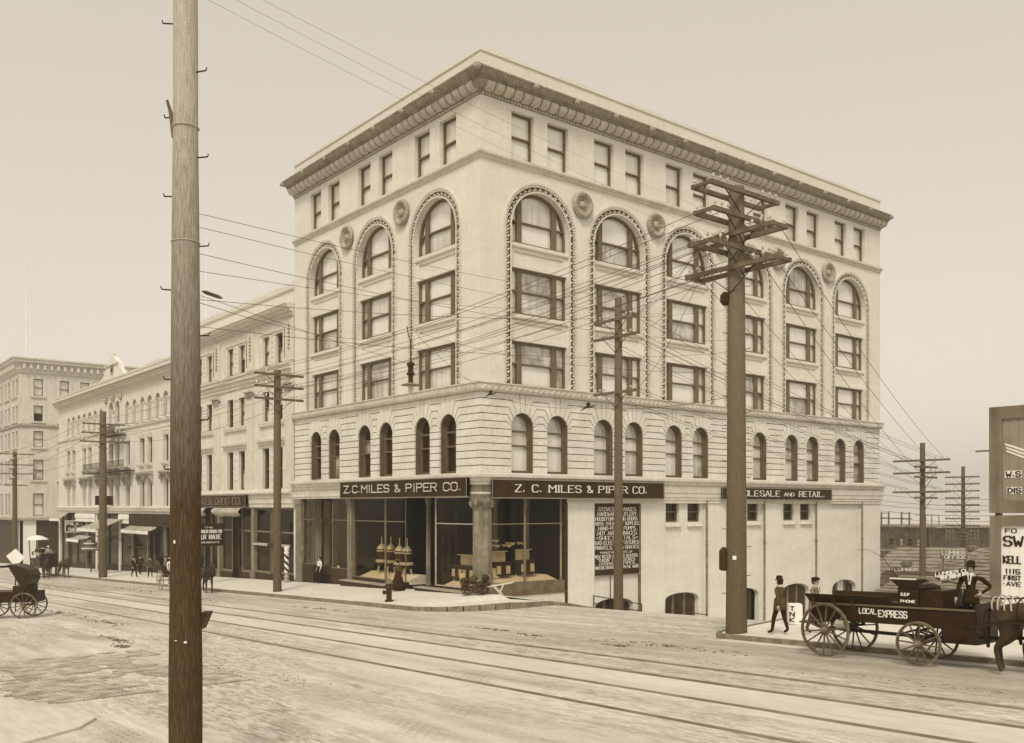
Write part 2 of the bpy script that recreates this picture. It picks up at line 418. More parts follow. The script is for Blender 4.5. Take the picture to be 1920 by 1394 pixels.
# ------------------------------------------------------------------ stroke lettering
GL = {'A': "00 26 40|12 32", 'B': "00 06 36 45 44 33 03|33 42 41 30 00", 'C': "45 36 16 05 01 10 30 41", 'D': "00 06 26 44 42 20 00",
      'E': "46 06 00 40|03 33", 'F': "46 06 00|03 33", 'G': "45 36 16 05 01 10 30 41 43 23", 'H': "00 06|40 46|03 43", 'I': "20 26",
      'J': "46 41 30 10 01", 'K': "00 06|46 03 40", 'L': "06 00 40", 'M': "00 06 23 46 40", 'N': "00 06 40 46",
      'O': "10 01 05 16 36 45 41 30 10", 'P': "00 06 36 45 44 33 03", 'Q': "10 01 05 16 36 45 41 30 10|22 40",
      'R': "00 06 36 45 44 33 03|23 40", 'S': "45 36 16 05 04 13 33 42 41 30 10 01", 'T': "06 46|26 20", 'U': "06 01 10 30 41 46",
      'V': "06 20 46", 'W': "06 10 23 30 46", 'X': "00 46|06 40", 'Y': "06 23 46|23 20", 'Z': "06 46 00 40",
      '&': "40 05 16 25 24 01 10 20 42", '1': "15 26 20", '5': "46 06 03 33 42 41 30 10 01", '-': "03 43", '=': "02 42|04 44",
      ',': "21 10", '"': "15 16|35 36", "'": "25 26", '/': "00 46"}
def strokes(ch): return [[(int(t[0]), int(t[1])) for t in pl.split()] for pl in GL[ch].split('|')]
def letter_mb(mb, ch, x, y, w_, h, thick, thin, serif=True, dep=0.02):
    """one letter on the plane y_local=0 facing -y, lower-left corner (x,y)"""
    if ch in '.·':
        cy = y + (thick * 0.6 if ch == '.' else h * 0.5)
        mb.prism([(x + w_ * .3 + thick * .6 * math.cos(a), cy + thick * .6 * math.sin(a)) for a in [i * PI / 3 for i in range(6)]], 0, dep); return
    for pl in strokes(ch):
        P = [Vector((x + a / 4 * w_, y + b / 6 * h)) for a, b in pl]
        for i in range(len(P) - 1):
            d = P[i + 1] - P[i]; l = d.length; d = d / l
            t = thin + (thick - thin) * min(1.0, abs(d.y) ** 1.2) * (0.75 if (d.x * d.y > 0 and abs(d.x) > 0.2) else 1.0)
            nn = Vector((-d.y, d.x)) * t / 2
            e = d * thin * 0.4
            a, b = P[i] - e, P[i + 1] + e
            mb.prism([tuple(a - nn), tuple(b - nn), tuple(b + nn), tuple(a + nn)], 0, dep + 0.0007 * i)
        if serif:
            for p, (gx, gy), q in ((P[0], pl[0], P[1]), (P[-1], pl[-1], P[-2])):
                d = q - p
                if abs(d.y) > abs(d.x) * 0.8 and gy in (0, 6):
                    sw = thick * 1.1; sgn = -1 if gy == 6 else 1
                    mb.prism(rect(p.x - sw, p.x + sw, *sorted((p.y - sgn * thin * .3, p.y + sgn * thin * .9))), 0, dep + 0.004)
ADV = {'I': 0.42, '.': 0.42, '·': 0.5, ' ': 0.62, 'M': 1.2, 'W': 1.2, ',': 0.4, "'": 0.4, '"': 0.6, '-': 0.8, '1': 0.6}
def layout(txt, u0, u1, h, ratio=0.72):
    """[(ch, x, w)] spread over u0..u1"""
    cw = [ADV.get(c, 1.0) for c in txt]; tot = sum(cw) + 0.28 * (len(txt) - 1)
    k = (u1 - u0) / tot; x = u0; res = []
    for c, a in zip(txt, cw):
        res.append((c, x, k * a)); x += k * (a + 0.28)
    return res
def text_mb(txt, u0, u1, v, h, thick=None, thin=None, serif=True, dep=0.015):
    mb = MB(); th = thick or h * 0.17
    for c, x, w_ in layout(txt, u0, u1, h):
        if c != ' ': letter_mb(mb, c, x, v, w_, h, th, thin or th * 0.5, serif, dep)
    return mb
# ------------------------------------------------------------------ ground, streets, pavements
def base(x): return -0.42 + 0.034 * max(-230, min(140, x))
def drop(y): return 0 if y <= 0 else 0.185 * (math.sqrt(y * y + 0.3) - 0.548)
def gz(x, y): return max(base(x) - drop(y), -9.0 if y < 70 else -13.0)
def grid(xs, ys, fz):
    m = MB(); nx = len(xs)
    m.v = [(x, y, fz(x, y)) for y in ys for x in xs]
    m.f = [(j * nx + i, j * nx + i + 1, (j + 1) * nx + i + 1, (j + 1) * nx + i) for j in range(len(ys) - 1) for i in range(nx - 1)]
    return m
XS = [-1500, -600, -230] + [-200 + 10 * i for i in range(35)] + [300, 900]
YS = [-900, -300, -120, -60, -45, -20, -6, 0, 1, 2, 3, 4, 6, 8, 12, 16, 20, 26, 32, 40, 50, 60, 69, 72]
struct('ground', grid(XS, YS, lambda x, y: gz(x, y) - 0.2), EARTH)
struct('road', grid([-230 + 10 * i for i in range(38)], [-41, -5, 0.6], lambda x, y: base(x)), ROAD)
struct('side_street', grid([4.8, 8, 12, 15, 17.95], [0.6, 1, 1.5, 2, 3, 4, 6, 8, 12, 16, 20, 30, 40, 60], lambda x, y: gz(x, y)), ROAD)
struct('side_street', grid([-102, -95, -83], [0.6, 1, 2, 4, 8, 16, 30, 40], lambda x, y: gz(x, y)), ROAD)
struct('water', MB().add([(-3000, 68, -9.6), (2500, 68, -9.6), (2500, 4500, -9.6), (-3000, 4500, -9.6)], [(0, 1, 2, 3)]), WATERM)
# four rails of the double car track, and the smoother paved strip between the tracks
STRIP = mat('smooth_paved_strip', 0.58, 0.85, 0.10, 0.5, 0.25, 10, stretch=(0.3, 1.5, 1), fine=0.14, fscale=5, streak=0)
struct('paved_strip', grid([-230 + 10 * i for i in range(38)], [-13.02, -11.52], lambda x, y: base(x) + 0.006), STRIP)
rail_me = None
for y in (-9.85, -11.42, -13.1, -14.92):
    m = MB()
    m.bar((-230, y, base(-230) + .012), (140, y, base(140) + .012), 0.036, 0.05)
    m.bar((-230, y - .036, base(-230) - .016), (140, y - .036, base(140) - .016), 0.012, 0.045)
    o = struct('tram_rail', m, RAIL)
struct('gutter', grid([-82 + 5 * i for i in range(17)], [-5.62, -5.17], lambda x, y: base(x) + 0.008), STRIP)
struct('gutter', grid([18.6 + 5 * i for i in range(14)], [-5.3, -4.78], lambda x, y: base(x) + 0.008), STRIP)

KERB_DZ = 0.0
def flush(x, y):
    if not 1.7 < x < 4.9: return 0.0
    t_ = max(0.0, min(1.0, (y + 2.4) / 2.2)); return 0.17 * t_ * t_ * (3 - 2 * t_)
def zp(x, y): return KERB_DZ + base(x) + 0.17 - flush(x, y) + 0.044 * (max(-5.2, min(y, 0)) + 5) - drop(y)
def pavement(path, inner_of):
    m = MB()
    for a, b in zip(path, path[1:]):
        a2, b2 = inner_of(a), inner_of(b)
        if (Vector(a) - Vector(b)).length < 1e-4: continue
        q = [a, b, b2, a2]
        m.add([(x, y, zp(x, y)) for x, y in q], [(0, 1, 2, 3)])
    o = struct('pavement', m, PAVE)
    return o
def kerbs(path, pv, stone=2.0):
    """granite kerb stones set end to end along a path"""
    acc = []
    for a, b in zip(path, path[1:]):
        a, b = Vector(a), Vector(b); L = (b - a).length; n = max(1, round(L / stone))
        for i in range(n): acc.append((a.lerp(b, i / n), a.lerp(b, (i + 1) / n)))
    for a, b in acc:
        d = (b - a).normalized(); nn = Vector((d.y, -d.x)); g = 0.012
        a2, b2 = a + d * g, b - d * g
        zj = RND.uniform(-.006, .01); m = MB()
        vs = []
        for p in (a2, b2, b2 + nn * .17, a2 + nn * .17):
            vs.append((p.x, p.y, zp(p.x - nn.x * .1, p.y - nn.y * .1) + .006 + zj))
        vs2 = [(p[0] + (nn.x * .012 if i > 1 else 0), p[1] + (nn.y * .012 if i > 1 else 0), p[2] - .5) for i, p in enumerate(vs)]
        m.add(vs + vs2, [(0, 1, 2, 3), (7, 6, 5, 4), (0, 4, 5, 1), (1, 5, 6, 2), (2, 6, 7, 3), (3, 7, 4, 0)])
        obj('kerb_stone', m, KERB, pv)
arc = [(1.6 + 3 * math.sin(a), -2 - 3 * math.cos(a)) for a in [PI / 2 * i / 7 for i in range(8)]]
p1 = [(-82.0 + 2.2 * i, -5.0) for i in range(38)] + arc + [(4.6, y) for y in (-1, 0, .5, 1, 1.5, 2, 3, 5, 8, 12, 18, 30)]
pv = pavement(p1, lambda p: (p[0], 0.0) if p[1] < 0 else (-0.1, p[1]))
kerbs(p1, pv)
KERB_DZ = -0.06
arc2 = [(18.6 - .5 * math.cos(a), -4.1 - .5 * math.sin(a)) for a in [PI / 2 * i / 4 for i in range(5)]]
p2 = [(18.1, y) for y in (30, 18, 12, 8, 5, 3, 2, 1.5, 1, .5, 0, -2)] + arc2 + [(20.6 + 2.3 * i, -4.6) for i in range(26)]
m = MB()
for a, b in zip(p2, p2[1:]):
    ia, ib = ((30.0, a[1]) if a[1] >= 0 else (max(a[0], 18.1), 0.0)), ((30.0, b[1]) if b[1] >= 0 else (max(b[0], 18.1), 0.0))
    m.add([(x, y, zp(x, y)) for x, y in (a, b, ib, ia)], [(0, 1, 2, 3)])
pv2 = struct('pavement', m, PAVE)
kerbs(p2[10:], pv2)
KERB_DZ = 0.0
p3 = [(-230 + 12.8 * i, -5.0) for i in range(11)]
pv3 = pavement(p3, lambda p: (p[0], 0.0)); kerbs(p3[6:], pv3, 3)
# the near corner of the camera's own pavement, with setts worn bare in front of it
m = MB()
np_ = [(-60, -24.3), (13.5, -24.0), (15.3, -23.45), (16.2, -22.85), (17.0, -22.5), (17.9, -22.5), (18.7, -23.0), (19.6, -24.4), (23, -30), (-60, -30)]
m.add([(x, y, base(x) + .05) for x, y in np_] + [(x, y, base(x) - .3) for x, y in np_],
      [tuple(range(len(np_)))] + [(i, len(np_) + i, len(np_) + (i + 1) % len(np_), (i + 1) % len(np_)) for i in range(len(np_))])
near_pave = struct('pavement', m, STRIP)
road = bpy.data.objects['road']
bricks = []
from mathutils import noise as mnoise
for j in range(62):
    for i in range(75):
        x = 7.2 + j * 0.135; y = -23.3 + i * 0.255 * .5 + (0.0)
        y = -24.2 + i * 0.262 + (0.131 if j % 2 else 0)
        if y > -18.4: continue
        inside_np = y < -23.6 + max(0, (x - 12.5)) * .33
        if inside_np or x > 16.0: continue
        v = mnoise.noise((x * .33, y * .5, 3.1)) + 0.6 * mnoise.noise((x * 1.1, y * 1.4, 9.0)) + (0.50 - 0.13 * max(0, y + 22.0))
        if v > 0.16: bricks.append((x, y, v))
bricks.sort(key=lambda b: (Vector((b[0], b[1])) - CAM.xy).length)
bme = MB(); bme.box((-.055, -.120, -.03), (.055, .120, .024)); bme = bme.mesh('brick')
for x, y, v in bricks[:300]:
    o = obj('brick', bme, BRICKP, road, (x, y, base(x) + RND.uniform(-.002, .012)), (RND.uniform(-.03, .03), RND.uniform(-.03, .03), RND.uniform(-.02, .02)))
m = MB()
for x, y, v in bricks[300:]:
    z = base(x) + RND.uniform(-.002, .008)
    m.box((x - .055, y - .120, z - .03), (x + .055, y + .120, z + .024))
jd = MB()
for x, y, v in bricks:
    jd.add([(x - .0675, y - .131, base(x - .0675) + .005), (x + .0675, y - .131, base(x + .0675) + .005), (x + .0675, y + .131, base(x + .0675) + .005), (x - .0675, y + .131, base(x - .0675) + .005)], [(0, 1, 2, 3)])
obj('joint_dirt', jd, mat('dark_joint_dirt', .13, .9, .3), road, kind='stuff')
if m.v: obj('bricks', m, BRICKP, road, kind='stuff')
# dung, mud clods and straw trodden along the street: nobody could count them
m = MB()
clod = MB(); clod.lathe([(.2, 0), (1, .12), (.8, .45), (.3, .6)], n=6)
def clump(cx, cy, n, sx, sy, r):
    for _ in range(n):
        x = cx + RND.gauss(0, sx); y = cy + RND.gauss(0, sy); q = r * RND.uniform(.4, 1.3); z = base(x)
        a_ = RND.uniform(.7, 1); m.add([(x + vx * q * 1.2, y + vy * q * a_, z + vz * q * .35) for vx, vy, vz in clod.v], clod.f)
for c in [(10.5, -7.6, 50, .9, .10, .05), (13.2, -7.9, 34, .5, .12, .05), (18.5, -7.2, 110, 1.3, .22, .045), (17.4, -8.0, 40, .25, .10, .05), (-3, -7.2, 60, 1.6, .16, .06),
          (-16, -8.4, 60, 2, .13, .07), (3.5, -18.0, 90, .9, .10, .05), (5.6, -18.5, 60, .3, .10, .055), (-4, -16.3, 60, 1.2, .15, .065), (-12, -16.4, 60, 2.5, .16, .07),
          (12.5, -18.2, 46, .8, .10, .03), (16, -17.7, 60, .9, .2, .025), (-30, -7.8, 80, 5, .22, .07), (-40, -10.6, 80, 6, .3, .07), (23, -9, 60, 2.4, .18, .025), (27, -8.4, 60, 2.0, .2, .025)]:
    clump(*c)
DUNG = mat('trodden_dung_and_mud', 0.07, 0.9, 0.4, 5)
tag(obj('street_dirt', m, DUNG), 'dark clods of mud and dung trodden along the street', 'dirt', kind='stuff')

# ------------------------------------------------------------------ windows
def arch_pane(u0, u1, v0, vs, r, n=6):
    top = []
    for i in range(n + 1):
        u = u1 + (u0 - u1) * i / n
        top.append((u, vs + math.sqrt(max(0, r * r - u * u))))
    return [(u0, v0), (u1, v0)] + top
def win_mesh(outline, panes, thick=0.10, inner=0.05):
    return MB().wall(outline, panes, 0.0, thick)
def add_window(f, u, v, w, style, wd, ht, mats, name='window', spring=None, frame_mat=None, mull=0.32, side=0.50):
    """sash window whose frame is set back at w; panes are its parts. mats: list of pane materials bottom to top, left to right"""
    h = wd / 2; fr = 0.085
    def build():
        if style == 'sash':
            mid = ht * 0.5
            ol = rect(-h, h, 0, ht)
            ps = [rect(-h + fr, h - fr, 0.1, mid - .04), rect(-h + fr, h - fr, mid + .04, ht - fr)]
        elif style == 'tri':
            mid = ht * .5; a = h - .10; s0 = a - side
            xs = [(-a, -s0), (-s0 + mull, s0 - mull), (s0, a)]
            ol = rect(-h, h, 0, ht)
            ps = []
            for q0, q1 in xs: ps += [rect(q0, q1, .08, mid - .035), rect(q0, q1, mid + .035, ht - .12)]
        elif style == 'archtri':
            mid = 1.10; a = h - .10; s0 = a - side; r = h - .12
            xs = [(-a, -s0), (-s0 + mull, s0 - mull), (s0, a)]
            ol = arch(0, h, 0, spring, 18)
            ps = []
            for q0, q1 in xs:
                ps.append(rect(q0, q1, .08, mid - .035))
                ps.append(arch_pane(q0, q1, mid + .035, spring, r) if q0 < 0 < q1 else
                          [(q0, mid + .035), (q1, mid + .035)] + [(q1 + (q0 - q1) * i / 6, spring + math.sqrt(max(.0004, r * r - (q1 + (q0 - q1) * i / 6) ** 2))) for i in range(7)])
        elif style == 'archsash':
            mid = ht * .46; r = h - fr
            ol = arch(0, h, 0, spring, 14)
            tr = spring - .18
            ps = [rect(-r, r, .1, mid - .04), rect(-r, r, mid + .04, tr - .04), [(-r, tr + .05), (r, tr + .05)] + [(r * math.cos(PI * i / 10), spring + r * math.sin(PI * i / 10)) for i in range(11)]]
        me = MB().wall(ol, ps, 0.0, 0.18).mesh('window_frame')
        pms = []
        for k_, p in enumerate(ps):
            back = 0.15 if (k_ % 2 == 0 and style != 'archsash') else 0.125
            pms.append(MB().prism(inset(p, -0.012), -0.175, -back).mesh('pane'))
        return me, pms
    me, pms = cached((style, round(wd, 3), round(ht, 3), spring, mull, side), build)
    o = f.part(name, me, frame_mat or FRAME, u, w + .10, v)
    for pm, mt in zip(pms, mats):
        obj('pane', pm, mt, o)
    return o
def pick(weights):
    t = RND.random() * sum(q for _, q in weights)
    for mt, q in weights:
        t -= q
        if t <= 0: return mt
    return weights[-1][0]

# ------------------------------------------------------------------ the corner building
B = thing('corner_building', 'six storey cream corner block with tall round arched bays and a heavy cornice', 'building', (-10, 18, -0.5))
FL = Fac(B, (0, 0, 0), 0.0); FR = Fac(B, (0, 0, 0), PI / 2)
WL, WR = 20.3, 36.5
CL = [-16.14, -10.08, -3.98]; CR = [3.86, 9.57, 15.27, 21.03, 26.82, 32.53]
def arch_hole(c): return arch(c, 1.95, 10.36, 18.28, 22)
for f, cs, u0, u1 in ((FL, CL, -WL, 0), (FR, CR, 0, WR)):
    holes = [arch_hole(c) for c in cs]
    for c in cs:
        for s in (-1, 1): holes.append(rect(c + s * 1.19 - .735, c + s * 1.19 + .735, 21.64, 24.06))
    f.part('wall', MB().wall(rect(u0, u1, 10.24, 25.4), holes, 0.0, 0.55), WALL)
    hol2 = []
    for c in cs:
        for s in (-1, 1): hol2.append(arch(c + s * 1.19, 0.70, 5.92, 8.2, 12))
    f.part('wall', MB().wall(rect(u0, u1, 5.8, 10.24), hol2, -0.085, 0.5), GROOVE)
# far sides and roof
obj('wall', MB().box((-WL, .9, -8), (-WL + .3, WR, 26.4)).box((-WL + .3, WR - .35, -8), (-.6, WR, 26.4)), WALL, B, tuple(-Vector(B.location)))
obj('roof', MB().box((-WL + .3, .3, 25.35), (-.3, WR - .35, 25.6)), GREYWALL, B, tuple(-Vector(B.location)))
# parapet and mouldings
for f, u0, u1, m0, m1 in ((FL, -WL, 0, 0, 1), (FR, 0, WR, -1, .25)):
    f.part('parapet', MB().sweep([(-.32, 25.38), (0.0, 25.38), (0.0, 26.42), (.07, 26.47), (.07, 26.64), (-.32, 26.64)], u0, u1, 0 if f is FL else m0, m1 if f is FL else 0), WALL)
    prof = [(0, 24.33), (.05, 24.35), (.05, 24.45), (.14, 24.47), (.15, 24.52), (.30, 24.54), (.43, 24.62), (.51, 24.76), (.52, 24.88), (.60, 24.89), (.60, 24.97),
            (.64, 24.985), (.72, 25.02), (.80, 25.10), (.86, 25.20), (.92, 25.22), (.92, 25.30), (0, 25.42)]
    f.part('cornice', MB().sweep(prof, u0, u1, m0, m1), mat('dark_cornice', .27, .7, .3, 2.5, .4, 16, fine=.25, fscale=8))  # darker ground, leaving dark gaps between the eggs
    f.part('string_course', MB().sweep([(0, 21.26), (.07, 21.28), (.07, 21.38), (.12, 21.40), (.22, 21.48), (.22, 21.60), (0, 21.635)], u0, u1, m0, m1), TRIM)
    f.part('belt_course', MB().sweep([(-.08, 9.86), (.10, 9.88), (.24, 9.95), (.24, 10.24), (.30, 10.25), (.30, 10.31), (0, 10.345)], u0, u1, m0, m1), TRIM)
    f.part('ledge', MB().sweep([(-.08, 5.42), (.26, 5.44), (.30, 5.62), (.36, 5.64), (.40, 5.66), (.40, 5.79), (.3, 5.83), (-.08, 5.9)], u0, u1, m0, m1), TRIM)
# egg ornaments along the cornice, each its own piece
def egg():
    m = MB(); pr = [(.15, 24.525), (.25, 24.545), (.36, 24.585), (.45, 24.66), (.50, 24.76), (.515, 24.86)]
    nm = [(-.2, -1), (.15, -1), (.5, -.85), (.8, -.55), (1, -.2), (1, 0)]
    us = [-.25, -.21, -.12, 0, .12, .21, .25]
    for (w_, v_), (nw, nv) in zip(pr, nm):
        for u in us:
            o = .085 * math.sqrt(max(0, 1 - (u / .25) ** 2)) * (1 if 0 < pr.index((w_, v_)) < 5 else .5)
            m.v.append((u, -(w_ + nw * o), v_ + nv * o))
    for i in range(5):
        for j in range(6): m.f.append((i * 7 + j, i * 7 + j + 1, (i + 1) * 7 + j + 1, (i + 1) * 7 + j))
    return m.mesh('egg', True)
EGG = egg()
def lion():
    m = MB(); m.lathe([(.05, -.12), (.17, -.06), (.2, .05), (.13, .14), (.06, .18)], (0, 0, 0), 10, 'z')
    m.lathe([(.09, -.04), (.1, .1), (.06, .16)], (0, -.1, -.05), 8, 'z')
    for s in (-1, 1): m.lathe([(.04, -.03), (.05, .02), (.02, .06)], (s * .13, 0, .14), 6, 'z')
    return m.mesh('lion_head', True)
LION = lion()
EGGM = mat('egg_terracotta', 0.50, 0.6, 0.15, 2.0, 0.2, 20, 0.35, fine=0.15, fscale=8)
for f, u0, u1 in ((FL, -WL, 0), (FR, 0, WR)):
    n = round((u1 - u0) / .585); q = (u1 - u0) / n
    for i in range(n): f.part('egg_ornament', EGG, EGGM, u0 + (i + .5) * q)
    n = round((u1 - u0) / 2.9); q = (u1 - u0) / n
    for i in range(n + 1): f.part('lion_head', LION, ORN, u0 + i * q + (.84 if (i == n and f is FL) else -.84 if (i == 0 and f is FR) else 0), .84, 25.12)
    m = MB()
    u = u0 + .1
    while u < u1 - .05: m.box((u - .05, -.10, 24.36), (u + .05, -.04, 24.45)); u += .2
    f.part('dentils', m, TRIM, kind='stuff')
    m = MB(); u = u0 + .1
    while u < u1 - .05:
        m.add([(u - .06, -.66, 24.985), (u + .06, -.66, 24.985), (u, -.72, 25.0), (u - .07, -.88, 25.2), (u + .07, -.88, 25.2), (u, -.92, 25.19)], [(0, 2, 5, 3), (1, 4, 5, 2)])
        u += .2
    f.part('leaf_moulding', m, ORN, kind='stuff')
    m = MB(); u = u0 + .2           # running scrolls of the belt course
    while u < u1 - .1:
        pts = [(u + (.115 - .075 * t) * math.cos(4.2 * t * 1.6 + 2.4), -.255, 10.095 + (.12 - .085 * t) * math.sin(4.2 * t * 1.6 + 2.4)) for t in [i / 8 for i in range(9)]]
        m.tube(pts, .026, 4, False)
        m.bar((u - .16, -.25, 10.0), (u - .02, -.25, 10.17), .05, .03)
        u += .37
    f.part('wave_scrolls', m, TRIM, kind='stuff')
# arched bay surrounds
def path_arch(r, n=24): return [(-r, 10.345), (-r, 14.3)] + [(r * math.cos(PI - PI * i / n), 18.28 + r * math.sin(PI * i / n)) for i in range(n + 1)] + [(r, 14.3), (r, 10.345)]
def band(r0, r1, w0, w1):
    m = MB(); a, b = path_arch(r0), path_arch(r1)
    for i in range(len(a) - 1):
        for poly in ([(a[i], w1), (a[i + 1], w1), (b[i + 1], w1), (b[i], w1)], [(b[i], w1), (b[i + 1], w1), (b[i + 1], w0), (b[i], w0)], [(a[i], w0), (a[i + 1], w0), (a[i + 1], w1), (a[i], w1)]):
            m.add([(p[0], -w_, p[1]) for p, w_ in poly], [(0, 1, 2, 3)])
    return m
def along(r, pitch):
    """points and directions along the arch at radius r"""
    res = []; L = 18.28 - 10.4; n = int(L / pitch)
    for i in range(n): res.append((-r, 10.4 + (i + .5) * pitch, 0.0))
    na = int(PI * r / pitch)
    for i in range(na): a = PI - PI * (i + .5) / na; res.append((r * math.cos(a), 18.28 + r * math.sin(a), a))
    for i in range(n): res.append((r, 10.4 + (i + .5) * pitch, PI))
    return res
TRIMSET = dict(fillet=(band(2.36, 2.46, 0, .09).mesh('trim'), TRIM), channel=(band(2.03, 2.24, -.01, .012).mesh('trim'), mat('trim_channel_shade', .05, .8, .2)), inner=(band(1.951, 2.03, -.02, .07).mesh('trim'), TRIM))  # channel is nearly flat; its recess shade is put into the colour
m = MB()
for x, z, a in along(2.30, .15): m.box((x - .05, -.075, z - .05), (x + .05, 0, z + .05))
BEADS = m.mesh('bead_moulding')
m = MB()
for x, z, a in along(2.135, .34):
    c, s = math.cos(a), math.sin(a)
    loc = [(-.10, 0), (0, .075), (.10, .115), (.0, -.09)]
    pts = [(x + c * p - s * q, z + s * p + c * q) for p, q in loc]
    m.add([(px, -.014, pz) for px, pz in pts] + [(x, -.085, z)], [(0, 1, 4), (1, 2, 4), (2, 3, 4), (3, 0, 4)])
    p, q = -.06, .165
    m.box((x + c * p - s * q - .03, -.06, z + s * p + c * q - .03), (x + c * p - s * q + .03, -.014, z + s * p + c * q + .03))
LEAVES = m.mesh('leaf_moulding')
def spandrel(h):
    m = MB().wall(rect(-1.949, 1.949, 0, h - .27), [rect(-1.68, 1.68, .2, h - .45)], -.14, .07)
    m.prism(rect(-1.7, 1.7, .18, h - .43), -.24, -.21)
    m.sweep([(-.4, 0), (-.14, 0)], -1.949, 1.949, caps=False)
    m.sweep([(-.5, h - .27), (-.05, h - .27), (-.02, h - .22), (-.02, h - .06), (-.5, h)], -1.949, 1.949)
    return m.mesh('spandrel')
SP1, SP2 = spandrel(1.39), spandrel(1.27)
def rosette():
    m = MB()
    m.lathe([(.02, .03), (.62, .03), (.70, .08), (.72, .16), (.64, .24), (.54, .25), (.46, .2), (.40, .10), (.22, .07), (.2, .14), (.12, .22), (.02, .24)], (0, 0, 0), 20, 'y')
    m.v = [(x, -y, z) for x, y, z in m.v]
    for i in range(22):
        a = 2 * PI * i / 22
        m.lathe([(.02, -.07), (.07, 0), (.02, .07)], (.60 * math.cos(a), -.23, .60 * math.sin(a)), 5, 'y')
    for i in range(9):
        a = 2 * PI * i / 9
        m.lathe([(.02, -.05), (.06, 0), (.02, .05)], (.33 * math.cos(a), -.10, .33 * math.sin(a)), 5, 'y')
    return m.mesh('rosette')
ROS = rosette()
for f, cs, ros in ((FL, CL, [-7.03, -13.11]), (FR, CR, [6.71, 12.42, 18.16, 23.95, 29.7])):
    for c in cs:
        for me, mt in TRIMSET.values(): f.part('arch_moulding', me, mt, c)
        f.part('bead_moulding', BEADS, TRIM, c, kind='stuff')
        f.part('leaf_moulding', LEAVES, TRIM, c, kind='stuff')
        f.part('spandrel_panel', SP1, WALL, c, 0, 12.58); f.part('spandrel_panel', SP2, WALL, c, 0, 16.28)
    for u in ros: f.part('rosette', ROS, ORN, u, 0, 20.22)
# windows, floor by floor
for f, cs in ((FL, CL), (FR, CR)):
    left = f is FL
    for k_, c in enumerate(cs):
        for s in (-1, 1):
            up = P_LIGHT if RND.random() < .9 else P_SHADE
            add_window(f, c + s * 1.19, 21.64, -.34, 'sash', 1.47, 2.42, [pick([(P_LIGHT, 5), (P_SHADE, 2)]), up])
        wt = [(P_LIGHT, 7), (P_SHADE, 2), (P_LACE, 1)] if not left else [(P_LIGHT, 6), (P_SHADE, 2), (P_LACE, 1.5)]
        add_window(f, c, 17.56, -.40, 'archtri', 3.88, 2.6, [pick(wt) for _ in range(6)], spring=.72)
        add_window(f, c, 13.98, -.40, 'tri', 3.88, 2.29, [pick(wt) for _ in range(6)])
        wt = [(P_LIGHT, 8), (P_LACE, 2)] if not left else [(P_LACE, 6), (P_SHADE, 3), (P_LIGHT, 1)]
        add_window(f, c, 10.34, -.40, 'tri', 3.88, 2.23, [pick(wt) for _ in range(6)])
        for s in (-1, 1):
            if left: ms = [pick([(P_DARK, 5), (P_LACE, 2)]), pick([(P_DARK, 6), (P_LACE, 1)]), P_DARK]
            else: ms = [pick([(P_LIGHT, 4), (P_LACE, 3), (P_SHADE, 2)]), pick([(P_LIGHT, 4), (P_SHADE, 3)]), P_SHADE]
            add_window(f, c + s * 1.19, 5.93, -.46, 'archsash', 1.42, 2.96, ms, spring=2.27)

# rusticated second storey: every stone between the joints is a piece
ZT, CH = 9.86, 0.366
zl = [9.53 - CH * i for i in range(11)]            # joint heights, top down
TH = [math.radians(a) for a in (33, 54, 74, 89)]; XB = [0.66, 0.90, 1.0, 1.02]
def rust(f, cs, u0, u1):
    wins = sorted([c + s * 1.19 for c in cs for s in (-1, 1)])
    def iarc(c, th, sg): return (c + sg * .715 * math.sin(th), 8.2 + .715 * math.cos(th))
    def stone(poly, name='stone'):
        p = inset(poly, .021)
        f.part(name, MB().prism(p, -.085, RND.uniform(-.006, .004)), STONE)
    for c in wins:
        t = math.radians(11)
        stone([iarc(c, t, -1), iarc(c, 0, 1), iarc(c, t, 1), (c + .2, ZT), (c - .2, ZT)], 'keystone')
    edges = [None] + wins + [None]
    for k_ in range(len(wins) + 1):
        a, b = edges[k_], edges[k_ + 1]
        ua = u0 if a is None else None; ub = u1 if b is None else None
        half = (b - a) / 2 - .0 if a is not None and b is not None else 9
        def left_pts(i):         # joint line i on the right side of window a: [arc point, bend point]
            if a is None: return [(u0, ZT if i < 0 else zl[i])]
            if i < 0: return [iarc(a, math.radians(11), 1), (a + .2, ZT)]
            if i < 4: return [iarc(a, TH[i], 1), (min(a + XB[i], a + half - .06), zl[i])]
            return [(a + .715, zl[i])]
        def right_pts(i):
            if b is None: return [(u1, ZT if i < 0 else zl[i])]
            if i < 0: return [iarc(b, math.radians(11), -1), (b - .2, ZT)]
            if i < 4: return [iarc(b, TH[i], -1), (max(b - XB[i], b - half + .06), zl[i])]
            return [(b - .715, zl[i])]
        for i in range(-1, 9):
            up_l, up_r, lo_l, lo_r = left_pts(i), right_pts(i), left_pts(i + 1), right_pts(i + 1)
            arc_l = []; arc_r = []
            if a is not None and -1 <= i < 3:
                ta = math.radians(11) if i < 0 else TH[i]; tb = TH[i + 1]; arc_l = [iarc(a, (ta + tb) / 2, 1)]
            if b is not None and -1 <= i < 3:
                ta = math.radians(11) if i < 0 else TH[i]; tb = TH[i + 1]; arc_r = [iarc(b, (ta + tb) / 2, -1)]
            # counter-clockwise from lower left
            poly = lo_l + lo_r[::-1] + arc_r + up_r + up_l[::-1] + arc_l
            stone(poly)
        stone([(u0 if a is None else a + .715, 5.87), (u1 if b is None else b - .715, 5.87), (u1 if b is None else b - .715, zl[9]), (u0 if a is None else a + .715, zl[9])])
rust(FL, CL, -WL, .0)
rust(FR, CR, 0.0, WR)

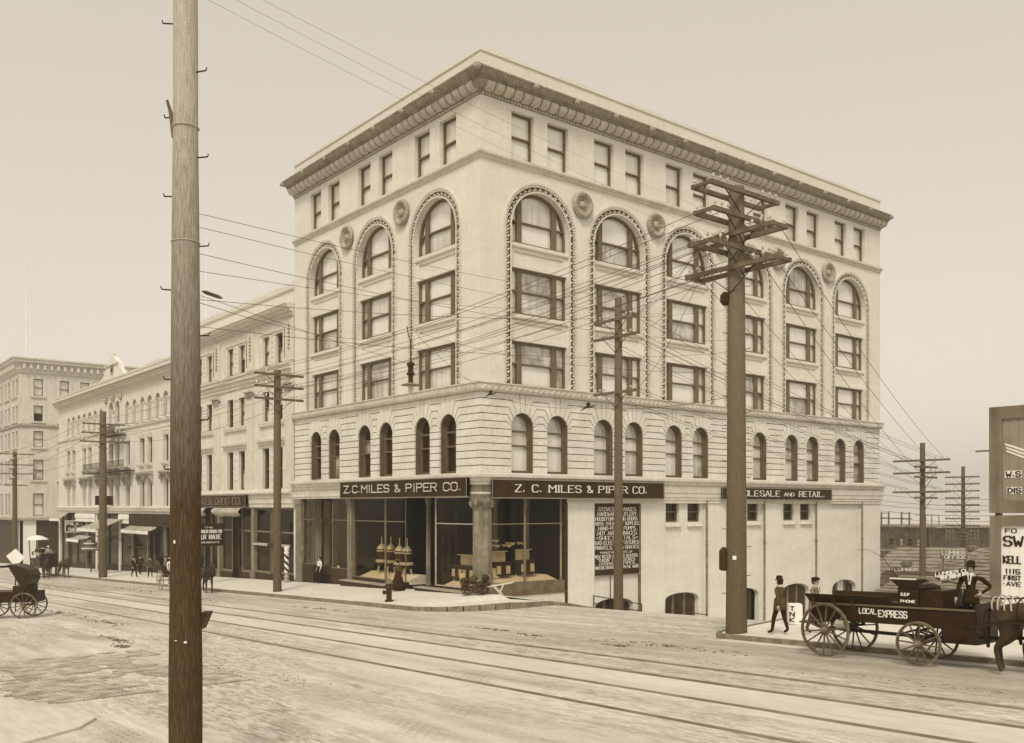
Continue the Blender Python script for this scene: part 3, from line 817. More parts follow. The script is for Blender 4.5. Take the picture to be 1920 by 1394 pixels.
# ---- ground floor on the side street
BAYS = [(7.66, 11.25), (13.25, 16.94), (18.75, 22.6), (24.4, 28.33), (30.15, 34.02)]
f = FR
holes = [[(a, -8), (b, -8), (b, 4.58), (a, 4.58)] for a, b in BAYS]
out_ = [(5.62, -8)]
for a, b in BAYS: out_ += [(a, -8), (a, 4.58), (b, 4.58), (b, -8)]
out_ += [(WR, -8), (WR, 5.6), (5.62, 5.6)]
f.part('wall', MB().wall(out_, [], 0.0, 0.0), WALL)
m = MB()
for a, b in BAYS:
    for u in (a, b): m.add([(u, 0, -8), (u, .16, -8), (u, .16, 4.58), (u, 0, 4.58)], [(0, 1, 2, 3)])
    m.add([(a, 0, 4.58), (b, 0, 4.58), (b, .16, 4.58), (a, .16, 4.58)], [(0, 1, 2, 3)])
m.add([(WR, 0, -8), (WR, .5, -8), (WR, .5, 5.6), (WR, 0, 5.6)], [(0, 1, 2, 3)])
m.add([(5.62, 0, -8), (5.62, .5, -8), (5.62, .5, 5.6), (5.62, 0, 5.6)], [(0, 1, 2, 3)])
f.part('pilaster_reveals', m, WALL)
SW = {1: [(13.52, 14.66), (15.42, 16.6)], 2: [(19.3, 20.45), (21.1, 22.3)], 3: [(24.9, 26.07), (26.78, 27.98)]}
AR = {0: (7.85, 10.82, -1.30, .46), 1: (13.47, 16.44, -1.27, .42), 2: (19.2, 22.31, -1.42, .52), 3: (24.78, 27.81, -1.45, .55), 4: (30.54, 33.57, -1.62, .70)}
for i, (a, b) in enumerate(BAYS):
    hl = []
    bot = -5.2 if i == 2 else -3.17 - .17 * (i - 3) * 1.0 if i > 2 else -3.3
    x0, x1, zs, rise = AR[i]
    hl.append(seg_arch(x0, x1, bot, zs, rise))
    for q0, q1 in SW.get(i, []): hl.append(rect(q0, q1, 3.27, 4.52))
    f.part('wall', MB().wall(rect(a, b, -8, 4.58), hl, -.16, .42), WALL)
    # small high windows with sloping sills
    for q0, q1 in SW.get(i, []):
        add_window(f, (q0 + q1) / 2, 3.27, -.42, 'sash', q1 - q0 + .02, 1.25, [P_DARK, P_DARK], 'cellar_window')
        f.part('window_sill', MB().sweep([(-.2, 2.98), (-.02, 2.98), (.02, 3.05), (-.3, 3.29), (-.42, 3.29)], q0 - .06, q1 + .06), TRIM)
    # basement arches
    c = (x0 + x1) / 2; hw = (x1 - x0) / 2
    ol = seg_arch(-hw - .02, hw + .02, 0, zs - bot, rise)
    n_l = 3 if i != 2 else 2
    q = 2 * hw / n_l; ps = []
    for j in range(n_l):
        p0, p1 = -hw + j * q + .1, -hw + (j + 1) * q - .1
        ps.append([(p0, .12), (p1, .12), (p1, zs - bot + rise * (.62 if j in (0, n_l - 1) else .82)), (p0, zs - bot + rise * (.62 if j in (0, n_l - 1) else .82))])
    if i != 2:
        for p in ps:                       # clip outer lights under the curve
            p[2] = (p[2][0], zs - bot + rise * max(0.02, math.sin(math.acos(max(-1, min(1, p[2][0] / hw)))) ** .8 - .12))
            p[3] = (p[3][0], zs - bot + rise * max(0.02, math.sin(math.acos(max(-1, min(1, p[3][0] / hw)))) ** .8 - .12))
    o = f.part('basement_window' if i != 2 else 'basement_door', MB().wall(ol, ps, 0, .12), DARKWOOD if i == 2 else FRAME, c, -.45, bot)
    for j, p in enumerate(ps): obj('pane', MB().prism(inset(p, -.01), -.08, -.05), P_LIGHT if (i == 4 and j == 1) else P_DARK, o)
    if i in (1, 2, 3, 4):
        f.part('downpipe', MB().tube([(b - .02, -.06, -8), (b - .02, -.06, 4.55)], .075, 6).lathe([(.1, -.05), (.1, .05)], (b - .02, -.06, 1.9), 6), KERB)
f.part('pilaster', MB().box((11.21, .0, -8), (11.29, .155, 4.55)), mat('jamb_shade_strip', .14, .7, .3))  # thin dark box painting the shade of the recess jamb
f.part('entablature', MB().sweep([(0, 4.38), (.07, 4.40), (.07, 4.56), (.11, 4.58), (.11, 4.72), (.15, 4.74), (.15, 4.98), (.19, 5.0), (.19, 5.42), (.0, 5.43)], 5.62, WR, 0, 1), TRIM)
# handrails guarding the sunken basement windows
for y0, y1, z0, z1, n in ((7.5, 11.2, -.58, -1.27, 2), (13.2, 16.85, -1.69, -2.28, 1)):
    t = thing('handrail', 'pair of sloping iron rails guarding the first sunken basement window' if n == 2 else 'single sloping iron rail guarding the second sunken basement window', 'railing', (.12, y0, z0 - 1))
    for k_ in range(n): obj('rail', MB().tube([(0, 0, 1 - .4 * k_), (0, y1 - y0, z1 - z0 + 1 - .4 * k_)], .03, 6), IRON, t)
    for s in (0, 1): obj('post', MB().tube([(0, s * (y1 - y0), s * (z1 - z0) - 1.5), (0, s * (y1 - y0), s * (z1 - z0) + 1.03)], .03, 6), IRON, t)

# ---- shopfront: interior, columns, glass
obj('interior', MB().add([(-20, .0, -1.2), (-.1, .0, -1.2), (-.1, 9, -1.2), (-20, 9, -1.2), (-20, .0, 5.4), (-.1, .0, 5.4), (-.1, 9, 5.4), (-20, 9, 5.4)],
    [(2, 3, 7, 6), (4, 5, 6, 7)]).box((-20, .45, -1.3), (-.7, 9, -.12)).box((-13.15, .5, -.12), (-12.9, 9, 5.4)).box((-1.2, 5.7, -.5), (-.9, 9, 5.4)), INTERIOR, B, tuple(-Vector(B.location)))
# entablature over the shopfront, left part bare, right part behind the sign
FL.part('entablature', MB().sweep([(-.3, 4.70), (.10, 4.70), (.10, 4.80), (.14, 4.82), (.14, 4.90), (.10, 4.93), (.10, 5.25), (.2, 5.3), (.26, 5.42), (-.3, 5.43)], -WL, .0, 0, 1), TRIM)
FR.part('entablature', MB().sweep([(-.3, 4.70), (.10, 4.70), (.10, 4.80), (.14, 4.82), (.14, 4.90), (.10, 4.93), (.10, 5.25), (.2, 5.3), (.26, 5.42), (-.3, 5.43)], 0, 5.62, -1, 0), TRIM)
def shop_col(u, wd, name='iron_column', zb=-.3):
    m = MB().prism(rect(-wd / 2, wd / 2, zb, 4.7), -.35, .02).prism(rect(-wd * .2, wd * .2, zb + .5, 4.2), .02, .05)
    m.prism(rect(-wd / 2 - .05, wd / 2 + .05, zb, zb + .45), -.35, .08).prism(rect(-wd / 2 - .06, wd / 2 + .06, 4.35, 4.72), -.35, .09).prism(rect(-wd / 2 - .03, wd / 2 + .03, 4.2, 4.28), -.35, .06)
    return FL.part(name, m, PAINTCOL, u)
shop_col(-19.72, .86, zb=-1.0); shop_col(-13.0, .5, zb=-.7)
# the free standing eight sided corner column with a leafy capital
oc = MB(); cx, cy = -.34, .34
oc.lathe([(.56, -.6), (.56, .12), (.5, .2), (.47, .3), (.45, 4.0), (.47, 4.05), (.42, 4.1), (.44, 4.2), (.60, 4.45), (.62, 4.5), (.62, 4.6)], (cx, cy, 0), 8)
oc.box((cx - .45, cy - .45, 4.6), (cx + .45, cy + .45, 5.42))
cob = obj('corner_column', oc, PAINTCOL, B, tuple(-Vector(B.location)))
for i in range(8):
    a = PI / 8 + i * PI / 4
    obj('capital_leaf', MB().lathe([(.03, -.2), (.11, -.05), (.13, .05), (.05, .16)], (cx + .55 * math.cos(a), cy + .55 * math.sin(a), 4.35), 6), PAINTCOL, cob)
def pane_strip(f, u0, u1, zb, zt, tr, w, mulls=(), name='shop_window', bar=.05, barmat=None):
    """plate glass front: frame bars and one pane per light"""
    ys = [u0] + list(mulls) + [u1]; zs = [(zb, tr - bar / 2), (tr + bar / 2, zt)] if tr else [(zb, zt)]
    ps = [rect(a + bar, b - bar, z0 + (bar if k_ == 0 else 0), z1 - (bar if k_ == len(zs) - 1 else 0)) for a, b in zip(ys, ys[1:]) for k_, (z0, z1) in enumerate(zs)]
    o = f.part(name, MB().wall(rect(u0, u1, zb, zt), ps, w, .08), barmat or mat('brown_shop_bar', .16, .5, .2))
    for p in ps: obj('pane', MB().prism(inset(p, -.01), w - .05, w - .04), GLASS, o)
    return o
pane_strip(FL, -19.26, -17.75, .5, 4.7, 3.38, -.1); pane_strip(FL, -15.35, -13.27, .42, 4.7, 3.38, -.1)
FL.part('bulkhead', MB().prism(rect(-19.26, -17.75, -1, .5), -.3, -.04), DARKWOOD); FL.part('bulkhead', MB().prism(rect(-15.35, -13.27, -1, .42), -.3, -.04).prism(rect(-15.0, -14.5, -.3, .1), -.04, -.02).prism(rect(-14.2, -13.6, -.3, .1), -.04, -.02), DARKWOOD)
dr = FL.part('shop_door', MB().wall(rect(-17.75, -15.35, -.85, 4.7), [rect(-17.6, -16.62, 3.5, 4.6), rect(-16.48, -15.5, 3.5, 4.6), rect(-17.55, -16.62, .5, 3.1), rect(-16.48, -15.55, .5, 3.1)], -.6, .1), DARKWOOD)
for p in (rect(-17.6, -16.62, 3.5, 4.6), rect(-16.48, -15.5, 3.5, 4.6), rect(-17.55, -16.62, .5, 3.1), rect(-16.48, -15.55, .5, 3.1)): obj('pane', MB().prism(p, -.66, -.65), GLASS, dr)
pane_strip(FL, -12.7, -6.97, .05, 4.7, 3.37, -.12, (-9.13,)); pane_strip(FL, -4.12, -.75, .10, 4.7, 3.33, -.12, barmat=mat('pale_shop_bar', .4, .5, .2))
FL.part('bulkhead', MB().prism(rect(-12.7, -6.97, -.9, .05), -.35, -.06).prism(rect(-11.1, -10.0, -.35, -.1), -.06, -.03), DARKWOOD)
FL.part('bulkhead', MB().prism(rect(-4.12, -.75, -.6, .10), -.35, -.06), DARKWOOD)
# splayed entrance
for s, u, u2 in ((1, -6.97, -6.3), (-1, -4.12, -4.8)):
    o = obj('entrance_glass', MB().add([(u, .14, .05), (u2, 2.0, .05), (u2, 2.0, 4.7), (u, .14, 4.7)], [(0, 1, 2, 3)]), GLASS, B, tuple(-Vector(B.location)))
dr = FL.part('entrance_door', MB().wall(rect(-6.3, -4.8, -.2, 4.7), [rect(-6.15, -5.62, .6, 2.9), rect(-5.48, -4.95, .6, 2.9), rect(-6.15, -4.95, 3.2, 4.6)], -2.0, .1), DARKWOOD)
for p in (rect(-6.15, -5.62, .6, 2.9), rect(-5.48, -4.95, .6, 2.9), rect(-6.15, -4.95, 3.2, 4.6)): obj('pane', MB().prism(p, -2.06, -2.05), GLASS, dr)
# raised wooden steps under the two show windows
for u0, u1, zt, zb in ((-13.2, -7.6, -.12, -.75), (-5.1, -.75, .0, -.5)):
    o = FL.part('window_step', MB().prism(rect(u0, u1, zb, zt - .06), 0, .5), DARKWOOD)
    obj('tread', MB().prism(rect(u0 - .05, u1 + .03, zt - .06, zt), -.02, .58), mat('worn_step_board', .3, .8, .2), o)
# window bay on the side street
pane_strip(FR, .75, 5.55, .35, 4.68, 3.33, -.12, (2.92,))
FR.part('bulkhead', MB().prism(rect(.5, 5.62, -.22, .35), -.35, .02).prism(rect(.5, 5.62, -.28, -.2), -.3, .08), mat('olive_painted_boards', .12, .6, .3, 2))
FR.part('stone_base', MB().prism(rect(.3, 5.62, -3, -.28), -.3, .03), TRIM)
FR.part('iron_post', MB().prism(rect(5.5, 5.68, -2, 4.7), -.2, .06), DARKWOOD)
def at(px, py, d):
    """world point seen at photograph pixel (px,py), d metres ahead"""
    k_ = (px - 960) / FPX * d
    return Vector((CAM.x + FW[0] * d + RT[0] * k_, CAM.y + FW[1] * d + RT[1] * k_, CAM.z + (950 - py) / FPX * d))
# ------------------------------------------------------------------ signs on the corner building
def sign_board(name, label, f, u0, u1, v0, v1, w0, w1, mt=SIGN, frame=None):
    t = thing(name, label, 'sign', Matrix.Rotation(f.a, 3, 'Z') @ Vector((u0, -w0, v0)) + f.o, f.a)
    obj('board', MB().prism(rect(0, u1 - u0, 0, v1 - v0), 0, w1 - w0), mt, t)
    if frame:
        q = .05
        m = MB().wall(rect(-q, u1 - u0 + q, -q, v1 - v0 + q), [rect(.0, u1 - u0, .0, v1 - v0)], w1 - w0 + .03, w1 - w0 + .03)
        obj('frame', m, frame, t)
    return t
def letters(t, txt, u0, u1, v, h, w, mt=LETTER, thick=None, serif=True, thin=None, slant=0, small=None):
    for c, x, w_ in layout(txt, u0, u1, h):
        if c == ' ': continue
        mb = MB(); hh, vv = h, v
        letter_mb(mb, c, 0, 0, w_, hh, thick or h * .2, thin or h * .09, serif)
        if slant: mb.v = [(a + c_ * slant, b, c_) for a, b, c_ in mb.v]
        obj('letter', mb, mt, t, (x, -w, vv))
def bulb_letters(t, txt, u0, u1, v, h, w):
    bl = MB().lathe([(.01, -.035), (.034, -.015), (.034, .015), (.01, .035)], n=5)
    for c, x, w_ in layout(txt, u0, u1, h):
        if c == ' ': continue
        mb = MB()
        if c == '.': pts = [(w_ * .3, .05)]
        else:
            pts = []
            for pl in strokes(c):
                P = [Vector((a / 4 * w_, b / 6 * h)) for a, b in pl]
                for a, b in zip(P, P[1:]):
                    n = max(1, round((b - a).length / .088))
                    pts += [tuple(a.lerp(b, i / n)) for i in range(n)]
                pts.append(tuple(P[-1]))
        for a, b in pts: mb.add([(a + p[0], -.03 + p[1], b + p[2]) for p in bl.v], bl.f)
        # the painted letter the bulbs are set on
        lm = MB()
        if c != '.': letter_mb(lm, c, 0, 0, w_, h, h * .16, h * .16, False, .006)
        o = obj('letter', mb, BULB, t, (x, -w, v))
        if lm.v: obj('backing', lm, mat('tan_sign_paint', .10, .6, .2), o)
edge = mat('tan_sign_moulding', .22, .6, .2)
t = sign_board('shop_sign', 'brown fascia sign with the firm name in light bulbs over the main shop windows', FL, -13.25, -.52, 4.72, 5.62, .27, .46, SIGN, edge)
bulb_letters(t, 'Z.C.MILES & PIPER CO.', .5, 12.35, .28, .40, .20)
t = sign_board('shop_sign', 'brown fascia sign with the firm name in white painted serif letters on the side street', FR, .45, 12.76, 4.66, 5.52, .24, .36, SIGN, edge)
letters(t, 'Z. C. MILES & PIPER CO.', 1.42, 10.95, .28, .36, .13)
t = sign_board('shop_sign', 'narrower brown sign reading wholesale and retail beyond the big pole', FR, 18.07, 29.75, 4.66, 5.34, .22, .30, SIGN, edge)
letters(t, 'WHOLESALE', .85, 5.8, .2, .34, .09); letters(t, 'AND', 6.25, 7.35, .22, .22, .09); letters(t, 'RETAIL.', 7.9, 10.85, .2, .34, .09)
t = sign_board('list_sign', 'tall brown wall sign listing stoves, ranges and pumps in white letters', FR, 7.70, 11.18, .46, 4.40, -.15, -.04, SIGN, edge)
lines = [('.STOVES & RANGES.', .2, 3.3, .20), ('.HARDWARE·CUTLERY.', .15, 3.35, .2), ('HOUSEFURNISHING GOODS.', .08, 3.4, .19), ('HOTEL-STEAMBOAT SUPPLIES', .06, 3.42, .18), ('..HAND-POWER PUMPS..', .12, 3.36, .19),
         ('.HOT AIR FURNACES.', .14, 3.36, .2), ('=SHEET METALS=', .12, 3.36, .2), ('GAS-ELECTRIC FIXTURES', .05, 3.42, .19), ('MANTELS,TILES-GRATES', .05, 3.42, .19), ('MANUFACTURERS OF', .45, 2.95, .11),
         ('NEW VICTOR AIR TIGHT HEATERS.', .05, 3.4, .16), ('"YUKON" CAMP STOVES.', .2, 3.2, .17), ('...HYDRAULIC PIPES...', .08, 3.4, .16), ('BAKERS OVENS·SHEET METAL WORK', .04, 3.42, .15)]
vv = 3.94 - .34
for i, (s, a, b, h) in enumerate(lines):
    obj('lettering', text_mb(s, a, b, vv - h / 2, h, h * .17, h * .10, False, .008), LETTER, t, (0, -.112, 0))
    vv -= .262 if i < 8 else (.27 if i == 8 else .205)
obj('rule', MB().prism(rect(.9, 2.6, 1.33, 1.345), 0, .006), edge, t, (0, -.112, 0))

# shop stock seen through the glass
WC = mat('white_window_cloth', .82, .7, .05); NICK = mat('polished_nickel', .6, .25, .2, spec=.8)
for lab, u0, u1, zt in (('long white draped display ledge behind the two panes left of the shop entrance', -12.3, -7.1, .38), ('white draped display ledge in the window right of the shop entrance', -3.9, -.95, .30)):
    t = tag(obj('display_ledge', MB().sweep([(-1.6, -.1), (-.2, -.1), (-.2, zt - .32), (-1.1, zt), (-1.6, zt)], u0, u1), WC), lab, 'ledge')
t = tag(obj('display_ledge', MB().sweep([(-1.6, -.1), (-.2, -.1), (-.2, .42), (-1.0, .62), (-1.6, .62)], 1.0, 5.1), WC, None, (0, 0, 0), (0, 0, PI / 2)), 'white draped display ledge in the side street shop window', 'ledge')
def stove(x, y, z, lab):
    t = thing('heating_stove', lab, 'stove', (x, y, z), group='heating stoves in the shop window')
    obj('body', MB().lathe([(.24, .34), (.30, .42), (.30, .55), (.24, .6), (.25, 1.2), (.22, 1.28), (.26, 1.32), (.12, 1.5), (.10, 1.62)], n=12), IRON, t)
    obj('band', MB().lathe([(.30, .56), (.36, .58), (.36, .72), (.30, .74)], n=12).lathe([(.26, 1.20), (.31, 1.22), (.31, 1.27), (.26, 1.29)], n=12), NICK, t)
    obj('dome', MB().lathe([(.30, 1.36), (.24, 1.48), (.12, 1.62), (.05, 1.68)], n=12), NICK, t)
    obj('finial', MB().lathe([(.02, 1.66), (.05, 1.78), (.02, 1.88), (.04, 1.95), (.01, 2.12)], n=6), NICK, t)
    for a in range(4): obj('leg', MB().tube([(.24 * math.cos(a * PI / 2 + .4), .24 * math.sin(a * PI / 2 + .4), .4), (.34 * math.cos(a * PI / 2 + .4), .34 * math.sin(a * PI / 2 + .4), .0)], .03, 5), NICK, t)
for i, u in enumerate((-10.95, -10.1, -9.0, -8.35)): stove(u, 1.0 + .1 * (i % 2), .38 - .05 * (i > 1), ['leftmost of the four nickel trimmed heating stoves', 'second heating stove from the left in the show window', 'third heating stove, just right of the window bar', 'heating stove nearest the shop entrance'][i])
def chandelier(x, y, z, lab):
    t = thing('chandelier', lab, 'lamp', (x, y, z)); obj('stem', MB().tube([(0, 0, 0), (0, 0, 1.6)], .02, 5), IRON, t)
    for k_ in range(4):
        a = k_ * PI / 2 + .5; p = (.45 * math.cos(a), .45 * math.sin(a))
        obj('arm', MB().tube([(0, 0, .05), (p[0] * .6, p[1] * .6, -.06), (p[0], p[1], .02)], .015, 4), IRON, t)
        obj('shade', MB().lathe([(.04, .02), (.10, .06), (.15, .14), (.14, .15), (.09, .07)], (p[0], p[1], 0), 8), LETTER, t)
chandelier(-1.6, 1.7, 2.35, 'white shaded chandelier hanging beside the corner column'); chandelier(-1.2, 2.2, 2.1, 'white shaded chandelier seen just inside the corner glass')
chandelier(-1.1, 3.1, 2.2, 'white shaded chandelier by the upright bar of the side window')
def oven(x, y, z, rz, lab):
    t = thing('cooking_range', lab, 'stove', (x, y, z), rz)
    obj('body', MB().box((-.45, -.3, .2), (.45, .3, .85)), IRON, t); obj('top_plate', MB().box((-.5, -.34, .85), (.5, .34, .89)), IRON, t)
    obj('back_shelf', MB().box((-.45, .2, .89), (.45, .25, 1.4)).box((-.48, .0, 1.4), (.48, .28, 1.44)), NICK, t)
    for sx in (-.3, .3): obj('oven_door', MB().box((sx - .2, -.33, .3), (sx + .05, -.305, .7)), NICK, t)
    for sx in (-.4, .4):
        for sy in (-.25, .25): obj('leg', MB().tube([(sx, sy, .2), (sx * 1.05, sy * 1.05, 0)], .025, 5), NICK, t)
for x, y, z, r, lab in ((-.95, 3.6, .55, PI / 2, 'nickel trimmed cooking range behind the right pane of the side window'), (-.95, 2.0, .5, PI / 2, 'cooking range behind the left pane of the side window'), (-2.2, 1.2, .25, 0, 'cooking range right of the shop entrance'), (-3.3, 1.3, .25, 0, 'cooking range just right of the entrance glass')): oven(x, y, z, r, lab)
for i, (x, y, z) in enumerate(((-2.35, .55, .3), (-.7, 1.5, .6))):
    tag(obj('price_card', MB().box((-.2, -.01, 0), (.2, .01, .5)), WHITE, None, (x, y, z), (-.15, 0, (0, PI / 2)[i])), ['white card on the display left of the corner column', 'white card in the side window by the corner column'][i], 'card')
for i, x in enumerate((-14.75, -14.25)):
    tag(obj('notice_card', MB().box((-.16, -.01, 0), (.16, .01, .62 - .14 * i)), WHITE, None, (x, .16, -.02), (-.1, 0, 0)), ['taller white card leaning low in the leftmost shop window', 'shorter white card leaning low in the leftmost shop window'][i], 'card')
for i, (x, y) in enumerate(((-6.5, 1.3), (-3.2, 3.4), (-2.0, 4.6))):
    tag(obj('inner_column', MB().lathe([(.2, -.2), (.14, 0), (.13, 4.2), (.2, 4.5), (.2, 5.0)], (x, y, 0), 8), PAINTCOL), ['slim column inside the shop left of the entrance', 'slim column inside the right show window, nearer the glass', 'slim column deeper inside the right show window'][i], 'column')

# ------------------------------------------------------------------ the drug company's building, second in the row
Q = thing('brick_building', 'pale three storey building with pilasters, garlands and a spiked parapet next to the corner block', 'building', (-30, 10, -1.4))
FQ = Fac(Q, (0, 0, 0))
q0, q1 = -40.3, -20.34
QC = [-23.73, -30.0, -36.28]
holes = []
for c in QC:
    for s in (-1, 1):
        for a, b in ((5.42, 8.24), (10.05, 12.15), (13.93, 15.95)): holes.append(rect(c + s * 1.06 - .56, c + s * 1.06 + .56, a, b))
FQ.part('wall', MB().wall(rect(q0, q1, 5.2, 17.3), holes, 0, .4), mat('cream_stucco', .68, .8, .06, .6, .2, 10, fine=.1, fscale=4, streak=.12))
obj('wall', MB().box((q0, .45, 5.0), (q1, 14, 17.4)).box((q0, .1, -4), (q0 + .3, 14, 5.0)).box((q1 - .3, .1, -4), (q1, 14, 5.0)), WALL, Q, tuple(-Vector(Q.location)))
garland = MB()
for i in range(7): garland.lathe([(.02, -.10), (.11, 0), (.02, .12)], (0, -.02, -.25 * i), 5, 'z')
garland = garland.mesh('garland')
capm = MB()
for i in range(3): capm.lathe([(.05, -.15), (.14, .1), (.16, .2), (.05, .3)], (-.4 + .4 * i, -.08, 0), 6)
capm.prism(rect(-.62, .62, .28, .38), 0, .26)
capm = capm.mesh('capital')
for c in QC:
    for k_, (a, b) in enumerate(((5.42, 8.24), (10.05, 12.15), (13.93, 15.95))):
        for s in (-1, 1):
            add_window(FQ, c + s * 1.06, a, -.3, 'sash', 1.14, b - a, [pick([(P_LIGHT, 1), (P_LACE, 1), (P_DARK, 2)]) if k_ == 0 else pick([(P_LIGHT, 2), (P_SHADE, 1), (P_DARK, 1)]), pick([(P_LIGHT, 3), (P_SHADE, 2), (P_DARK, 1)]) if k_ else P_DARK])
        m = MB()
        for j in range(6): m.lathe([(.02, -.09), (.09, 0), (.02, .09)], (0, -.02, .2 + j * (b - a - .3) / 5), 5)
        FQ.part('mullion_ornament', m, TRIM, c, 0, a, kind='stuff')
        if k_ < 2: FQ.part('window_sill', MB().sweep([(0, a - .32), (.16, a - .30), (.2, a - .1), (.2, a), (0, a + .0)], c - 1.95, c + 1.95), TRIM)
    FQ.part('window_hood', MB().sweep([(0, 8.42), (.1, 8.45), (.12, 8.6), (.3, 8.68), (.3, 8.84), (0, 8.92)], c - 2.15, c + 2.15), TRIM)
    FQ.part('panel_frame', MB().wall(rect(c - 2.0, c + 2.0, 13.9, 16.25), [rect(c - 1.85, c + 1.85, 13.9, 16.1)], .07, .07), TRIM)
for u in (-20.92, -27.2, -33.43, -39.7):
    for a, b, w_ in ((5.3, 12.0, .14), (13.85, 16.6, .1)):
        FQ.part('pilaster', MB().prism(rect(u - .55, u + .55, a, b), 0, w_).prism(rect(u - .65, u + .65, a, a + .25), 0, w_ + .07), TRIM)
    FQ.part('capital', capm, ORN, u, .12, 12.0)
    FQ.part('garland', garland, ORN, u, .12, 16.2)
FQ.part('cornice', MB().sweep([(0, 16.75), (.12, 16.8), (.12, 17.0), (.3, 17.06), (.34, 17.2), (.6, 17.26), (.6, 17.46), (.66, 17.5), (0, 17.62)], q0, q1 + .0), TRIM)
m = MB(); u = q0 + .1
while u < q1: m.box((u - .06, -.28, 16.84), (u + .06, -.12, 17.0)); u += .24
FQ.part('dentils', m, TRIM, kind='stuff')
m = MB(); u = q0 + .1
while u < q1: m.lathe([(.03, -.1), (.09, 0), (.03, .1)], (u, -.6, 17.36), 5); u += .3
FQ.part('cornice_ornament', m, ORN, kind='stuff')
FQ.part('belt_course', MB().sweep([(0, 12.75), (.1, 12.8), (.1, 13.0), (.2, 13.05), (.2, 13.25), (.36, 13.32), (.36, 13.5), (.46, 13.6), (.46, 13.72), (0, 13.86)], q0, q1), TRIM)
FQ.part('parapet', MB().prism(rect(q0, q1, 17.5, 18.5), -.3, 0).sweep([(-.3, 18.5), (.1, 18.5), (.14, 18.6), (.14, 18.7), (-.3, 18.7)], q0, q1), WALL)
m = MB(); u = q0 + .2
while u < q1: m.lathe([(.03, 18.7), (.07, 18.85), (.01, 19.08)], (u, -.02, 0), 4); u += .37
FQ.part('parapet_spikes', m, TRIM, kind='stuff')
FQ.part('ledge', MB().sweep([(0, 5.0), (.3, 5.02), (.42, 5.1), (.42, 5.22), (0, 5.42)], q0, q1), TRIM)
FQ.part('entablature', MB().sweep([(-.3, 4.12), (.1, 4.14), (.1, 4.4), (.16, 4.42), (.16, 4.76), (.22, 4.8), (.22, 5.0), (-.3, 5.02)], q0, q1), TRIM)
obj('interior', MB().box((q0 + .1, .7, -2.4), (q1 - .1, 9, 4.9)), INTERIOR, Q, tuple(-Vector(Q.location)))
def base0(x): return base(x) + .39
for u in (-27.0, -33.3, -39.9): FQ.part('iron_column', MB().prism(rect(u - .22, u + .22, base0(u) - .2, 4.14), -.3, .03).prism(rect(u - .3, u + .3, base0(u) - .2, base0(u) + .5), -.3, .08), PAINTCOL)
for u0, u1 in ((-26.75, -24.2), (-24.1, -20.6), (-33.0, -30.9), (-29.2, -27.25), (-39.6, -36.5), (-35.2, -33.6)):
    zb = base0((u0 + u1) / 2) - .1
    o = FQ.part('shop_window', MB().wall(rect(u0, u1, zb + .55, 4.12), [rect(u0 + .1, u1 - .1, zb + .7, 2.4), rect(u0 + .1, u1 - .1, 2.5, 4.0)], -.12, .1), mat('brown_shop_bar', .16))
    for p in (rect(u0 + .1, u1 - .1, zb + .7, 2.4), rect(u0 + .1, u1 - .1, 2.5, 4.0)): obj('pane', MB().prism(p, -.2, -.19), GLASS, o)
    FQ.part('bulkhead', MB().prism(rect(u0, u1, zb - .4, zb + .55), -.3, -.08), DARKWOOD)
for u0, u1 in ((-30.9, -29.2), (-36.5, -35.2)):
    zb = base0((u0 + u1) / 2) - .1
    FQ.part('shop_door', MB().wall(rect(u0, u1, zb - .3, 4.12), [rect(u0 + .25, u1 - .25, zb + .9, 2.2), rect(u0 + .2, u1 - .2, 2.6, 4.0)], -.5, .1, True), DARKWOOD)
t = sign_board('shop_sign', 'wide dark fascia sign of the drug company with outlined slanting letters', FQ, -38.4, -27.3, 4.2, 5.0, .24, .42, SIGN, edge)
letters(t, 'QUAKER DRUG CO.', .75, 10.4, .14, .52, .185, mat('tan_letter_paint', .15, .6, .2), slant=.15, thick=.14)
# rolled awnings under the sign
def rolled_awning(f, u0, u1, z, lab):
    t = thing('rolled_awning', lab, 'awning', tuple(f.o + Vector((u0, -.5, z))))
    n = 14; m = MB(); L = u1 - u0
    for k_ in range(5):
        a0 = k_ / 4
        for i in range(n + 1):
            s = i / n; sag = .22 * math.sin(PI * s) * (1 - a0 * .3) + .05 * math.sin(9 * s)
            m.v.append((L * s, -.25 * math.sin(a0 * PI) - .1, .35 - a0 * .5 - sag * a0))
    for k_ in range(4):
        for i in range(n): m.f.append((k_ * 15 + i, k_ * 15 + i + 1, (k_ + 1) * 15 + i + 1, (k_ + 1) * 15 + i))
    obj('canvas', m, CANVAS, t, smooth=True)
    obj('roller', MB().tube([(0, .1, .34), (L, .1, .34)], .06, 6), DARKWOOD, t)
rolled_awning(FQ, -32.7, -27.6, 3.75, 'bunched pale awning rolled up right of the hanging black sign'); rolled_awning(FQ, -39.5, -34.3, 3.75, 'bunched pale awning rolled up left of the hanging black sign')
t = thing('hanging_sign', 'small black sign with white letters hanging out over the pavement by the drug shop', 'sign', (-26.6, -2.35, 1.5), PI / 2)
obj('board', MB().box((-1.95, -.05, 0), (0.05, .05, 1.5)), mat('black_sign', .02, .5), t)
for s, a, b, v, h in (('THE', -1.3, -.7, 1.22, .1), ('QUAKER DRUG CO', -1.8, -.1, .9, .2), ('CUT RATE', -1.75, -.15, .48, .28), ('DRUGGISTS', -1.6, -.3, .2, .1)):
    obj('lettering', text_mb(s, a, b, v, h, h * .28, h * .14, False, .01), LETTER, t, (0, -.055, 0))
obj('bracket', MB().bar((-4.2, 0, 1.55), (.1, 0, 1.55), .05), IRON, t)
